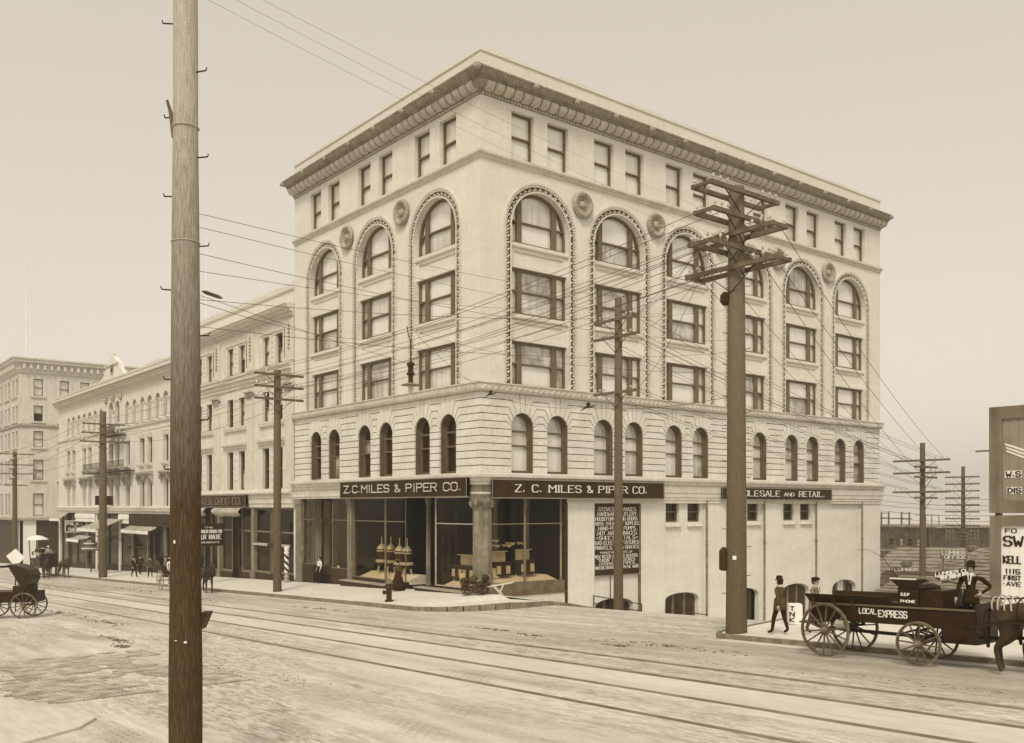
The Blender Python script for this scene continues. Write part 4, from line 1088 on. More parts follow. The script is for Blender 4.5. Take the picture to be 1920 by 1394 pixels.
# barber pole
t = thing('barber_pole', 'striped barber pole on the pavement left of the corner building pier', 'barber pole', (-20.55, -.45, base0(-20.5) - .05))
obj('base', MB().lathe([(.22, 0), (.22, .15), (.13, .22), (.18, .35), (.12, .45), (.12, .6), (.17, .66)], n=10), mat('grey_turned_base', .3, .5, .3), t)
ps = MB(); N = 24; H = 40
for j in range(H + 1):
    for i in range(N): ps.v.append((.15 * math.cos(2 * PI * i / N), .15 * math.sin(2 * PI * i / N), .66 + 1.25 * j / H))
dark, light = MB(), MB()
dark.v = list(ps.v); light.v = list(ps.v)
for j in range(H):
    for i in range(N):
        fc = (j * N + i, j * N + (i + 1) % N, (j + 1) * N + (i + 1) % N, (j + 1) * N + i)
        (dark if ((i / N * 2 + j / H * 3.0) % 1) < .5 else light).f.append(fc)
obj('shaft', light, WHITE, t); obj('stripe', dark, mat('dark_stripe_paint', .03, .4), t)
obj('cap', MB().lathe([(.15, 1.91), (.19, 1.95), (.12, 2.05), (.16, 2.15), (.16, 2.3), (.02, 2.4)], n=10), WHITE, t)
for i, (u0, u1) in enumerate(((-26.6, -24.2), (-22.6, -20.7))):
    m = MB(); n = 16
    for j in range(n):
        a, b = u0 + (u1 - u0) * j / n, u0 + (u1 - u0) * (j + .55) / n
        m.add([(a, -.16, 1.5), (b, -.16, 1.5), (b + .07, -.16, 1.68), (a + .07, -.16, 1.68)], [(0, 1, 2, 3)])
    FQ.part('painted_stripe_band', m, LETTER, kind='stuff')
FQ.part('stripe_board', MB().prism(rect(-26.7, -20.6, 1.44, 1.74), .06, .10), DARKWOOD)

# ------------------------------------------------------------------ the arcaded building, third in the row
A = thing('arcaded_building', 'long pale building with a row of small round arches under its cornice', 'building', (-61, 12, -2.4))
FA = Fac(A, (0, 0, 0))
a0, a1 = -82.0, -40.34
AX = [-43.2, -45.28, -47.34, -49.5, -51.55, -53.86, -56.03, -59.22, -61.34, -64.8, -66.9, -69.0, -71.14, -73.24, -75.5, -77.6]
PX = [-43.0, -45.2, -49.45, -51.6, -55.9, -59.2, -61.25, -65.0, -68.95, -71.13, -75.45, -77.65]
hl = [arch(x, .62 if x not in (-59.22, -61.34) else .7, 11.88, 13.62 if x not in (-59.22, -61.34) else 13.9, 10) for x in AX]
for x in PX: hl += [rect(x - .66, x + .66, 8.15, 10.45), rect(x - .64, x + .64, 4.25, 7.0)]
FA.part('wall', MB().wall(rect(a0, a1, 4.0, 15.6), hl, 0, .5), mat('cream_stucco', .68))
obj('wall', MB().box((a0, .55, 3.7), (a1, 18, 16.5)).box((a0, .1, -6), (a0 + .3, 18, 3.7)).box((a1 - .3, .1, -6), (a1, 18, 3.7)), WALL, A, tuple(-Vector(A.location)))
for x in AX:
    mid = x in (-59.22, -61.34); r = .7 if mid else .62
    add_window(FA, x, 11.88, -.42, 'archsash', 2 * r + .02, 2.4, [P_DARK, pick([(P_DARK, 3), (P_SHADE, 1)]), P_DARK], spring=(2.02 if mid else 1.74))
colm = MB().lathe([(.24, 0), (.24, .12), (.17, .18), (.15, 1.5), (.2, 1.56), (.26, 1.7), (.28, 1.82)], n=8).mesh('arcade_column')
for a, b in zip(AX, AX[1:]):
    if abs(a - b) < 2.5: FA.part('arcade_column', colm, TRIM, (a + b) / 2, .05, 11.88)
for x in PX:
    add_window(FA, x, 8.15, -.4, 'sash', 1.34, 2.3, [P_DARK, pick([(P_DARK, 2), (P_SHADE, 1)])])
    add_window(FA, x, 4.25, -.4, 'sash', 1.3, 2.76, [P_DARK, P_DARK])
    FA.part('window_sill', MB().sweep([(0, 7.85), (.2, 7.88), (.24, 8.0), (.24, 8.1), (0, 8.15)], x - .8, x + .8), TRIM)
    m = MB()
    for s in (-.62, 0, .62): m.add([(x + s - .06, 0, 10.5), (x + s + .06, 0, 10.5), (x + s + .1, 0, 10.85), (x + s - .1, 0, 10.85)] + [(x + s - .06, -.1, 10.5), (x + s + .06, -.1, 10.5), (x + s + .1, -.16, 10.85), (x + s - .1, -.16, 10.85)], [(4, 5, 6, 7), (0, 4, 7, 3), (1, 2, 6, 5), (3, 7, 6, 2)])
    FA.part('lintel_blocks', m, TRIM, kind='stuff')
pairs = [(-45.2, -43.0), (-51.6, -49.45), (-55.9, -55.9), (-61.25, -59.2), (-65.0, -65.0), (-71.13, -68.95), (-77.65, -75.45)]
for a, b in pairs:
    FA.part('window_hood', MB().sweep([(0, 6.95), (.2, 7.0), (.25, 7.1), (.42, 7.15), (.42, 7.3), (0, 7.42)], a - 1.0, b + 1.0), ORN)
    for u in ([a - .85, (a + b) / 2, b + .85] if a != b else [a - .85, b + .85]):
        FA.part('hood_bracket', MB().sweep([(0, 6.2), (.08, 6.22), (.14, 6.45), (.32, 6.7), (.36, 6.98), (0, 6.98)], u - .12, u + .12), ORN)
FA.part('sill_course', MB().sweep([(0, 11.55), (.12, 11.6), (.16, 11.7), (.16, 11.82), (0, 11.88)], a0, a1), TRIM)
FA.part('cornice', MB().sweep([(0, 15.3), (.15, 15.4), (.15, 15.6), (.55, 15.72), (.55, 16.1), (.7, 16.16), (.7, 16.28), (0, 16.4)], a0, a1, -1, 0), TRIM)
m = MB(); u = a0 + .3
while u < a1: m.lathe([(.05, -.14), (.13, 0), (.05, .14)], (u, -.56, 15.92), 5); m.box((u + .25, -.62, 15.78), (u + .42, -.54, 16.06)); u += .62
FA.part('cornice_ornament', m, ORN, kind='stuff')
FA.part('parapet', MB().prism(rect(a0, a1, 16.3, 16.75), -.3, .1).sweep([(-.3, 16.75), (.18, 16.76), (.22, 16.92), (-.3, 16.95)], a0, a1), WALL)
FA.part('ledge', MB().sweep([(0, 3.5), (.2, 3.55), (.2, 3.75), (.34, 3.8), (.34, 4.0), (.4, 4.02), (.4, 4.12), (0, 4.25)], a0, a1), TRIM)
pd = FA.part('pediment', MB().prism([(-4.2, 0), (4.0, 0), (3.3, .35), (2.6, .6), (2.2, 1.2), (1.5, 1.5), (.6, 2.0), (0, 2.2), (-.6, 2.0), (-1.5, 1.5), (-2.2, 1.1), (-2.7, .5), (-3.4, .3)], -.35, .1), WALL, -60.6, 0, 16.95)
obj('pediment_cap', MB().sweep([(0.1, 0), (.25, .02), (.25, .14), (.1, .16)], -2.2, 2.2), TRIM, pd, (0, 0, 1.2))
obj('wreath', MB().lathe([(.25, 0), (.4, .05), (.55, .1), (.6, 0)], (0, -.12, .75), 12, 'y'), ORN, pd)
obj('finial', MB().lathe([(.1, 2.2), (.16, 2.4), (.04, 2.6), (.02, 2.9)], (0, .1, 0), 6), TRIM, pd)
FA.part('roof_box', MB().box((-3.2, 2.0, 0), (1.5, 5, 1.5)), WALL, -53.8, 0, 16.6)
for u in (-57.8, -60.3, -62.7): FA.part('wall_ornament', MB().lathe([(.02, -.3), (.22, -.1), (.28, .15), (.1, .4)], (0, -.08, 0), 6), ORN, u, 0, 14.75)
t = thing('fire_balcony', 'dark iron balcony projecting under a window of the arcaded building', 'balcony', (-65.0, -.05, 7.55))
obj('floor', MB().box((-2.6, -1.0, 0), (11.4, 0, .07)), IRON, t); obj('rail', MB().box((-2.6, -1.0, .95), (11.4, -.95, 1.0)).box((-2.6, -1.0, .5), (11.4, -.96, .54)), IRON, t)
m = MB(); u = -2.6
while u < 11.4: m.box((u, -1.0, 0), (u + .03, -.97, .98)); u += .3
obj('balusters', m, IRON, t, kind='stuff')
t = thing('fire_balcony', 'upper dark iron balcony between the arches and the tall windows', 'balcony', (-58.8, -.05, 11.0))
obj('floor', MB().box((-2.6, -1.0, 0), (2.6, 0, .07)), IRON, t); obj('rail', MB().box((-2.6, -1.0, .95), (2.6, -.95, 1.0)).box((-2.6, -1.0, .5), (2.6, -.96, .54)), IRON, t)
m = MB(); u = -2.6
while u < 2.6: m.box((u, -1.0, 0), (u + .05, -.97, .98)); u += .22
obj('balusters', m, IRON, t, kind='stuff')
tag(obj('projecting_sign', MB().box((-.08, -1.7, 0), (.08, -.1, .9)), SIGN, None, (-60.5, 0, 4.35)), 'blank dark board jutting out above the ledge of the arcaded building', 'sign')
obj('interior', MB().box((a0 + .1, .7, -4), (a1 - .1, 9, 3.6)), INTERIOR, A, tuple(-Vector(A.location)))
FA.part('corner_post', MB().prism(rect(a0, a0 + .7, -4, 3.6), -.3, .02), TRIM)
for u in (-78.6, -70.2, -66.5, -58.5, -54.6, -50.0, -45.5, -41.0):
    FA.part('shop_pier', MB().prism(rect(u - .16, u + .16, base0(u) - .4, 3.5), -.3, .02), PAINTCOL if u not in (-58.5, -66.5) else WHITE)
ub = [-81.2, -78.6, -74.4, -70.2, -66.5, -62.5, -58.5, -54.6, -50.0, -45.5, -41.0]
for u0, u1 in zip(ub, ub[1:]):
    zb = base0((u0 + u1) / 2) - .15
    o = FA.part('shop_window', MB().wall(rect(u0 + .1, u1 - .1, zb + .6, 3.4), [rect(u0 + .22, u1 - .22, zb + .7, 1.9), rect(u0 + .22, u1 - .22, 2.0, 3.3)], -.15, .1), DARKWOOD)
    for p in (rect(u0 + .22, u1 - .22, zb + .7, 1.9), rect(u0 + .22, u1 - .22, 2.0, 3.3)): obj('pane', MB().prism(p, -.22, -.21), GLASS, o)
    FA.part('bulkhead', MB().prism(rect(u0 + .1, u1 - .1, zb - .5, zb + .6), -.3, -.1), DARKWOOD)
for u0, u1 in ((-74.2, -66.7), (-58.3, -54.8)): FA.part('fascia_board', MB().sweep([(.05, 2.55), (.12, 2.6), (.12, 2.95), (.2, 3.0), (.2, 3.35), (.05, 3.5)], u0, u1), WHITE)
tag(obj('shop_fascia', MB().box((-54.4, -.35, 2.45), (-43.0, -.18, 3.52)), SIGN), 'plain dark fascia board above the pale awning of the arcaded building', 'sign')
t = thing('hanging_sign', 'dark hanging sign reading palace of sweets in white letters', 'sign', (-74, -1.12, 1.42), PI / 2)
obj('board', MB().box((-.1, -.05, 0), (1.98, .05, 1.2)), SIGN, t)
for s, a, b, v, h in (('PALACE', .05, 1.8, .74, .32), ('OF', .8, 1.2, .52, .14), ('SWEETS', .2, 1.75, .12, .32)): obj('lettering', text_mb(s, a, b, v, h, h * .24, h * .14, False, .01), LETTER, t, (0, -.055, 0))
obj('frame', MB().wall(rect(-.15, 2.03, -.05, 1.25), [rect(-.06, 1.94, .04, 1.16)], .06, .12), LETTER, t)
# awnings
def awning(x0, x1, z1, z0, out, lab, droop=True):
    t = thing('awning', lab, 'awning', (x0, 0, z0)); L = x1 - x0; n = 10; m = MB()
    for j in range(4):
        s = j / 3
        for i in range(n + 1): m.v.append((L * i / n, -.2 - out * s, (z1 - z0) * (1 - s) - .10 * math.sin(PI * s) - .04 * math.sin(i * 2.1) * s))
    for j in range(3):
        for i in range(n): m.f.append((j * 11 + i, j * 11 + i + 1, j * 11 + i + 12, j * 11 + i + 11))
    obj('canvas', m, CANVAS, t, smooth=True)
    m = MB()
    for i in range(n):
        a, b = L * i / n, L * (i + 1) / n
        m.add([(a, -.2 - out, -.02), (b, -.2 - out, -.02), (b, -.22 - out, -.3), ((a + b) / 2, -.22 - out, -.36), (a, -.22 - out, -.3)], [(0, 1, 2, 3, 4)])
    obj('valance', m, LETTER, t)
    for s in (0, L): obj('arm', MB().tube([(s, -.1, -1.2), (s, -.2 - out, 0)], .03, 4), IRON, t)
awning(-63.5, -57.0, 3.0, 2.1, 2.4, 'pale sloping canvas awning half lowered at the middle of the arcaded building')
awning(-54.3, -46.5, 2.5, 2.1, .9, 'short pale awning under the plain dark fascia')
awning(-80.9, -76.5, 3.6, 2.9, 1.1, 'pale striped awning at the far end of the arcaded building')
awning(-72.5, -67.5, 1.1, .8, 1.3, 'low pale awning beside the hanging sweets sign')
t = thing('hanging_canvas', 'loose canvas awning side hanging down in folds', 'awning', (-56.6, -2.2, -1.0))
m = MB()
for j in range(9):
    for i in range(9): m.v.append((i * .28 * (1 - .7 * (8 - j) / 8) + .9 * (8 - j) / 8, .12 * math.sin(i * 2.3), j * .36))
for j in range(8):
    for i in range(8): m.f.append((j * 9 + i, j * 9 + i + 1, j * 9 + i + 10, j * 9 + i + 9))
obj('canvas', m, CANVAS, t, smooth=True)
t = thing('shop_lantern', 'ornate gilt lantern sign standing before the arcaded shops', 'sign', (-60.8, -2.0, base0(-60.8) - .2))
obj('post', MB().tube([(0, 0, 0), (0, 0, 2.2)], .06, 6), IRON, t)
obj('crown', MB().lathe([(.7, 2.2), (.9, 2.35), (.9, 2.5), (.5, 2.6), (.62, 2.8), (.6, 2.95), (.2, 3.2), (.05, 3.4)], n=12), mat('dark_gilt', .16, .35, .3, spec=.6), t)
for z in (2.42, 2.88): obj('band', MB().lathe([(.72 if z > 2.5 else .92, z - .04), (.74 if z > 2.5 else .94, z), (.72 if z > 2.5 else .92, z + .04)], n=12), LETTER, t)

# ------------------------------------------------------------------ the tall pale hotel across the next street
Hh = thing('hotel_building', 'tall pale corner building with shaded sash windows across the far side street', 'building', (-115, 15, -3.8))
XF = -102.96
FHs = Fac(Hh, (XF, 0, 0), PI / 2); FHf = Fac(Hh, (XF, 0, 0), 0)
rows = [(19.2, 21.5, 1.2), (15.75, 17.9, 1.15), (12.25, 14.45, 1.25), (7.8, 10.56, 1.3), (2.95, 6.0, 1.35)]
cols = [2.27, 5.55, 8.2, 11.2, 14.4]; colf = [-1.9, -3.9, -7, -9, -12, -14, -17, -19]
for f, cs, u0, u1 in ((FHs, cols, 0, 18), (FHf, colf, -24, 0)):
    hl = []
    for a, b, wd in rows:
        for c in cs: hl.append(rect(c - wd / 2, c + wd / 2, a, b))
    f.part('wall', MB().wall(rect(u0, u1, 2.6, 23.4), hl, 0, .35), mat('pale_hotel_brick', .62, .8, .06, .5, fine=.08, fscale=3, streak=.1))
    for r_, (a, b, wd) in enumerate(rows):
        for c in cs:
            add_window(f, c, a, -.25, 'sash', wd + .02, b - a, [pick([(P_LACE, 2), (P_LIGHT, 1), (P_DARK, 1)]) if r_ else P_SHADE, P_SHADE])
            f.part('window_surround', MB().wall(rect(c - wd / 2 - .4, c + wd / 2 + .4, a - .05, b + .45), [rect(c - wd / 2, c + wd / 2, a - .05, b)], .05, .05), TRIM)
            f.part('window_sill', MB().sweep([(0, a - .3), (.2, a - .26), (.24, a - .06), (0, a)], c - wd / 2 - .35, c + wd / 2 + .35), TRIM)
    f.part('cornice', MB().sweep([(0, 22.2), (.2, 22.3), (.2, 22.5), (.3, 22.55), (.3, 23.3), (.9, 23.6), (.9, 23.9), (1.1, 24.0), (1.1, 24.2), (0, 24.4)], u0, u1, -1 if f is FHs else -1, 1), TRIM)
    m = MB(); u = u0 + .4
    while u < u1: m.box((u - .16, -.75, 22.75), (u + .16, -.2, 23.35)); u += .85
    f.part('modillions', m, TRIM, kind='stuff')
    f.part('belt_course', MB().sweep([(0, 14.95), (.25, 15.05), (.25, 15.3), (0, 15.45)], u0, u1, -1, 1), ORN)
    f.part('belt_course', MB().sweep([(0, 2.3), (.4, 2.35), (.4, 2.6), (0, 2.75)], u0, u1, -1, 1), ORN)
    f.part('shopfront', MB().prism(rect(u0 + (2.0 if f is FHs else 0), u1 - (0 if f is FHs else 2.0), -8, 2.4), -.5, -.1), DARKWOOD)
    f.part('corner_pier', MB().prism(rect(0 if f is FHs else -2.0, 2.0 if f is FHs else 0, -6, 2.3), -.4, 0.0), WHITE if f is FHs else PAINTCOL)
obj('wall', MB().box((-127, .5, -8), (XF - .5, 18, 24.0)), WALL, Hh, tuple(-Vector(Hh.location)))
for i, (x, y, z0, z1) in enumerate(((-104.5, 1.2, 24, 37.2), (-62.2, 10, 16.9, 33.5))):
    t = thing('flagpole', ['faint thin flagpole rising from the tall hotel roof', 'thin flagpole rising behind the pediment of the arcaded building'][i], 'flagpole', (x, y, z0))
    obj('shaft', MB().tube([(0, 0, 0), (0, 0, z1 - z0)], [.13, .05], 6), WHITE, t); obj('ball', MB().lathe([(.02, -.1), (.12, 0), (.02, .1)], (0, 0, z1 - z0), 6), WHITE, t)
# ------------------------------------------------------------------ poles and wires
GLASSINS = MB().lathe([(.012, 0), (.012, .09), (.045, .10), (.05, .15), (.03, .19), (.01, .2)], n=6).mesh('insulator')
def pole(name, label, x, y, zb, zt, r0, r1, arms=(), mt=POLE, group='timber line poles', n=14, lean=(0, 0)):
    t = thing(name, label, 'utility pole', (x, y, zb), group=group)
    H = zt - zb; K = 8
    prof = []
    m = MB(); m.tube([(lean[0] * i / K, lean[1] * i / K, H * i / K) for i in range(K + 1)], [r0 + (r1 - r0) * i / K + RND.uniform(-.006, .006) for i in range(K + 1)], n)
    obj('shaft', m, mt, t, smooth=False)
    for z, d, L, dbl, off in arms:
        for s in ((-1, 1) if dbl else (1,)):
            o_ = (r0 + .02) * s if dbl else (r1 + .06) * off
            ax = (Vector((1, 0, 0)), Vector((0, 1, 0)))[d == 'y']; ay = (Vector((0, -1, 0)), Vector((1, 0, 0)))[d == 'y']
            c = Vector((0, 0, z - zb)) + ay * o_
            o = obj('cross_arm', MB().bar(-ax * L / 2, ax * L / 2, .11, .13), ARM, t, tuple(c))
            for k_ in (-.46, -.36, -.26, .26, .36, .46):
                obj('insulator', GLASSINS, INSUL, o, tuple(ax * L * k_ + Vector((0, 0, .06))))
        if dbl:
            for e in (-1, 1): obj('arm_spacer', MB().bar(ax * L / 2 * e * .97 - ay * (r0 + .02), ax * L / 2 * e * .97 + ay * (r0 + .02), .08, .10), ARM, t, (0, 0, z - zb))
        if L > 2:
            for e in (-1, 1): obj('brace', MB().bar((Vector((0, 0, z - zb - .75)) + ay * (r1 + .03)), Vector((0, 0, z - zb - .05)) + ax * L * .27 * e + ay * (r1 + .06), .03, .02), IRON, t)
    return t
def spikes(t, zb, zt, r, step=.45, mt=IRON, ang=0.0):
    i = 0; z = zb
    while z < zt:
        s = 1 if i % 2 else -1
        a = ang + (0 if s > 0 else PI) + RND.uniform(-.25, .25)
        c, d = math.cos(a), math.sin(a)
        obj('step_spike', MB().tube([(c * (r - .04), d * (r - .04), z), (c * (r + .13), d * (r + .13), z + .01), (c * (r + .14), d * (r + .14), z + .05)], .011, 5), mt, t)
        z += step * RND.uniform(.85, 1.15); i += 1
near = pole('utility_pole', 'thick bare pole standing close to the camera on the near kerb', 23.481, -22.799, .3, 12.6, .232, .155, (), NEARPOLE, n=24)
spikes(near, 3.2, 12, .19, .62, IRON, math.atan2(RT[1], RT[0]))
for z in (9.53 - .3, 7.92 - .3):
    obj('wire_band', MB().lathe([(.168 + (12 - z) * .0062, z - .008), (.173 + (12 - z) * .0062, z), (.168 + (12 - z) * .0062, z + .008)], n=20), mat('pale_binding', .4), near)
fwv = Vector((FW[0], FW[1], 0)); rtv = Vector((RT[0], RT[1], 0))
br = MB(); p = rtv * .21
br.add([tuple(p + Vector((0, 0, 2.42))), tuple(p + rtv * .10 + Vector((0, 0, 2.42))), tuple(p + Vector((0, 0, 2.18))), tuple(p + fwv * .25 + Vector((0, 0, 2.42))), tuple(p + rtv * .10 + fwv * .25 + Vector((0, 0, 2.42))), tuple(p + fwv * .25 + Vector((0, 0, 2.18)))],
       [(0, 1, 2), (5, 4, 3), (0, 3, 4, 1), (1, 4, 5, 2), (2, 5, 3, 0)])
obj('bracket', br, DARKWOOD, near)
for k_, (hh, dx, w_, h_) in enumerate(((2.05, -.05, .03, .012), (2.02, .07, .022, .03), (1.62, .02, .02, .02), (3.4, -.08, .012, .05))):
    c_ = fwv * -.215 + rtv * dx + Vector((0, 0, hh))
    obj('notice_tag', MB().add([tuple(c_ - rtv * w_), tuple(c_ + rtv * w_), tuple(c_ + rtv * w_ * .8 + Vector((0, 0, h_))), tuple(c_ - rtv * w_ + Vector((0, 0, h_ * .8)))], [(0, 1, 2, 3)]), WHITE, near)
obj('pole_hook', MB().tube([tuple(rtv * -.15 + Vector((0, 0, 9.1))), tuple(rtv * -.21 + Vector((0, 0, 9.45))), tuple(rtv * -.26 + Vector((0, 0, 9.62)))], [.05, .03, .02], 6), ARM, near)
obj('paint_streak', MB().add([tuple(fwv * -.19 + rtv * -.03 + Vector((0, 0, 5.2))), tuple(fwv * -.19 + rtv * -.005 + Vector((0, 0, 5.2))), tuple(fwv * -.185 + rtv * .02 + Vector((0, 0, 6.6))), tuple(fwv * -.186 + rtv * .0 + Vector((0, 0, 6.6)))], [(0, 1, 2, 3)]), mat('pale_drip', .5), near)
BP = (18.6, -4.2)
big = pole('utility_pole', 'stout pole at the side street kerb stacked with crossing double arms', BP[0], BP[1], .35, 13.95, .32, .235,
           [(13.7, 'y', 3.3, True, 1), (12.95, 'y', 3.1, True, 1), (12.45, 'x', 3.2, True, 1), (12.0, 'y', 3.3, True, 1), (11.45, 'x', 3.4, True, 1)], BIGPOLE, n=20)
spikes(big, 1.2, 10.8, .285, .5, IRON, .6)
obj('signal_box', MB().lathe([(.08, 1.9), (.14, 1.95), (.14, 2.5), (.05, 2.62)], (-.27, -.27, 0), 8), IRON, big)
obj('wire_coil', MB().lathe([(.08, 10.0), (.16, 10.1), (.16, 10.3), (.08, 10.4)], (-.22, -.25, 0), 8), IRON, big)
obj('notice_tag', MB().box((-.06, -.33, 2.25), (.05, -.315, 2.37)), WHITE, big, (0, 0, 0), (0, 0, .5))
P2 = (-13.85, -4.19); P3 = (-47.6, -4.5); P4 = (4.2, 5.25); P5 = (-91.0, -2.9)
pole('utility_pole', 'three armed pole on the pavement before the barber pole', *P2, base(P2[0]) + .15, 12.05, .245, .19, [(11.75, 'y', 3.0, False, 1), (11.05, 'y', 3.0, False, 1), (10.35, 'y', 3.0, False, 1)])
pole('utility_pole', 'three armed pole standing before the arcaded building', *P3, base(P3[0]) + .1, 12.3, .36, .26, [(11.2, 'y', 3.4, False, 1), (10.45, 'y', 3.6, False, 1), (9.7, 'y', 3.8, False, 1)])
pole('utility_pole', 'plain pole standing close before the tall stoves and ranges sign', *P4, gz(*P4), 14.35, .235, .175, [(13.3, 'x', 2.9, False, 1), (12.45, 'x', 2.9, False, 1), (9.75, 'x', 2.9, False, 1)])
pole('utility_pole', 'crowded pole with many short arms before the tall hotel', *P5, base(P5[0]), 10.9, .33, .24, [(10.6, 'y', 4.2, False, 1), (9.9, 'x', 2.4, False, 1), (9.3, 'y', 4.0, False, 1), (8.8, 'x', 2.4, False, 1), (8.2, 'y', 4.0, False, 1), (7.6, 'x', 2.4, False, 1), (6.8, 'y', 2.6, False, 1)])
P6 = (4.2, 34.6)
pole('utility_pole', 'dark six armed pole standing up behind the express wagon', *P6, gz(*P6), 8.55, .24, .17, [(7.35, 'x', 4.0, False, 1), (6.9, 'y', 3.0, False, 1), (6.5, 'x', 4.0, False, 1), (6.2, 'y', 3.0, False, 1), (5.2, 'x', 4.0, False, 1), (4.8, 'y', 3.0, False, 1)])
q7 = at(1806, 1000, 88); P7 = (q7.x, q7.y)
pole('utility_pole', 'far slim pole with a ladder of eleven short arms', *P7, gz(*P7), at(1806, 875, 88).z, .26, .16, [(at(1806, yy, 88).z, 'x', 3.2, False, 1) for yy in (895, 908, 921, 934, 947, 960, 973, 986, 999, 1006, 1012)])
def wire(p, q, sag=.4, r=.011, group='overhead wires', label='thin dark wire strung between the street poles'):
    p, q = Vector(p), Vector(q); n = 10
    pts = [tuple(p.lerp(q, i / n) - Vector((0, 0, sag * 4 * (i / n) * (1 - i / n)))) for i in range(n + 1)]
    o = obj('overhead_wire', MB().tube(pts, r, 4), WIRE)
    return tag(o, label, 'wire', group)
# along the street: pole before the barber shop to the big pole, then on past the arcades
L1 = 'wire along the street from the %s arm by the barber pole to the stout pole'
ARMN = ('top', 'middle', 'lowest')
for k1, (z2, zb_) in enumerate(((11.9, 13.05), (11.2, 12.1), (10.5, 11.9))):
    for o in (-1.38, -.78, .78, 1.38): wire((P2[0], P2[1] + o, z2), (BP[0], BP[1] + o, zb_), RND.uniform(.3, .7), .010, 'street line, near span', L1 % ARMN[k1])
L2 = 'street wire between the %s arms of the barber shop pole and arcade pole'
for k1, (z2, z3) in enumerate(((11.9, 11.35), (11.2, 10.6), (10.5, 9.85))):
    for o in (-1.38, 1.38): wire((P2[0], P2[1] + o, z2), (P3[0], P3[1] + o * 1.15, z3), RND.uniform(.4, .8), .012, 'street line, middle span', L2 % ARMN[k1])
L3 = 'street wire from the %s arm of the arcade pole to the hotel pole'
for k1, (z3, z5) in enumerate(((11.35, 10.75), (10.6, 9.45), (9.85, 8.3))):
    for o in (-1.5, 1.5): wire((P3[0], P3[1] + o, z3), (P5[0], P5[1] + o, z5), RND.uniform(.4, .8), .014, 'street line, far span', L3 % ARMN[k1])
# down the side street
L4 = 'wire down the side street from the stout kerb pole to the pole behind the wagon'
for zb_, z6, o in ((12.5, 7.5, -1.5), (12.5, 7.5, 1.5), (11.5, 6.6, -1.5), (11.5, 6.6, 1.4), (11.5, 5.4, .9)): wire((BP[0] + o, BP[1], zb_), (P6[0] + o, P6[1], z6), .5, .011, 'side street line', L4)
L5 = 'wire from the %s arm by the stoves sign to the pole behind the wagon'
for k1, (z4, z6) in enumerate(((13.4, 7.5), (12.55, 6.6), (9.85, 5.4))):
    for o in (-1.3, -.9, .9, 1.3): wire((P4[0] + o, P4[1], z4), (P6[0] + o, P6[1], z6), .35, .011, 'side street line, inner', L5 % ARMN[k1])
L6 = 'slack wire from the stout kerb pole to the pole by the stoves sign'
for zb_, z4, o in ((12.5, 13.4, 1.3), (12.5, 13.4, .9), (12.5, 12.55, -1.3), (11.5, 12.55, .9), (11.5, 9.85, 1.3)): wire((BP[0] - 1.4, BP[1], zb_), (P4[0] + o, P4[1], z4), .4, .009, 'corner slack wires', L6)
L7 = 'long wire slanting across the corner facade from the near pole top'
for z0, (x, y, z) in ((11.7, (BP[0], BP[1] + 1.4, 12.1)), (11.9, (BP[0], BP[1] - 1.4, 13.0)), (11.5, (BP[0], BP[1] - 1.2, 12.1))): wire((23.48, -22.8, z0), (x, y, z), 0.18, .0025, 'wires from the near pole', L7)
L8 = 'span wire crossing the main street from the near pole'
def wcross(py0, px1, py1, d1, sag=.3, r=.004): wire((23.48, -22.8, CAM.z + (950 - py0) / FPX * 13.2), at(px1, py1, d1), sag, r, 'span wires over the street', L8)
for a, b, c, d in ((395, 1240, 560, 40), (420, 1240, 590, 40), (505, 1100, 575, 42), (545, 1060, 742, 40), (470, 1372, 640, 28.3), (610, 1372, 660, 28.3), (560, 1372, 580, 28.3)): wcross(a, b, c, d)
insw = obj('strain_insulator', MB().tube([(-.16, 0, 0), (-.1, 0, 0), (.1, 0, 0), (.16, 0, 0)], [.012, .03, .03, .012], 6), ARM, None, tuple(at(398, 553, 13.9)), (0, .33, math.atan2(.77, .63)))
tag(insw, 'dark strain insulator on the span wire just beside the near pole', 'insulator')
# the hangers of the trolley wire over the tracks, with an arc lamp
def arclamp():
    p = Vector((-1.2, -9.5, 9.4))
    p = Vector((*at(770, 690, 44.0)[:2], at(770, 735, 44.0).z))
    t = thing('arc_lamp', 'dark arc lamp hanging on the span wires before the left arches', 'lamp', tuple(p))
    t.scale = (.72, .72, .8)
    obj('hood', MB().lathe([(.05, .55), (.62, .42), (.66, .38), (.05, .44)], n=12), mat('grey_lamp_hood', .2, .6), t)
    obj('globe', MB().lathe([(.04, -.15), (.15, -.05), (.17, .15), (.12, .38)], n=10), BULB, t)
    obj('canister', MB().lathe([(.16, .5), (.16, .95), (.28, 1.0), (.28, 1.1), (.18, 1.14), (.18, 1.5), (.26, 1.55), (.26, 1.68), (.1, 1.75)], n=10), IRON, t)
    obj('hanger', MB().tube([(0, 0, 1.75), (0, 0, 3.0), (-.25, 0, 3.3), (-.45, 0, 3.9)], .035, 5), IRON, t)
    return p
pl = arclamp()
wire((pl.x, pl.y, pl.z + 2.9), at(1372, 700, 28.3), .5, .006, 'span wires over the street', L8)
wire((pl.x, pl.y, pl.z + 2.9), (23.48, -22.8, CAM.z + (950 - 560) / FPX * 13.2), .5, .005, 'span wires over the street', L8)
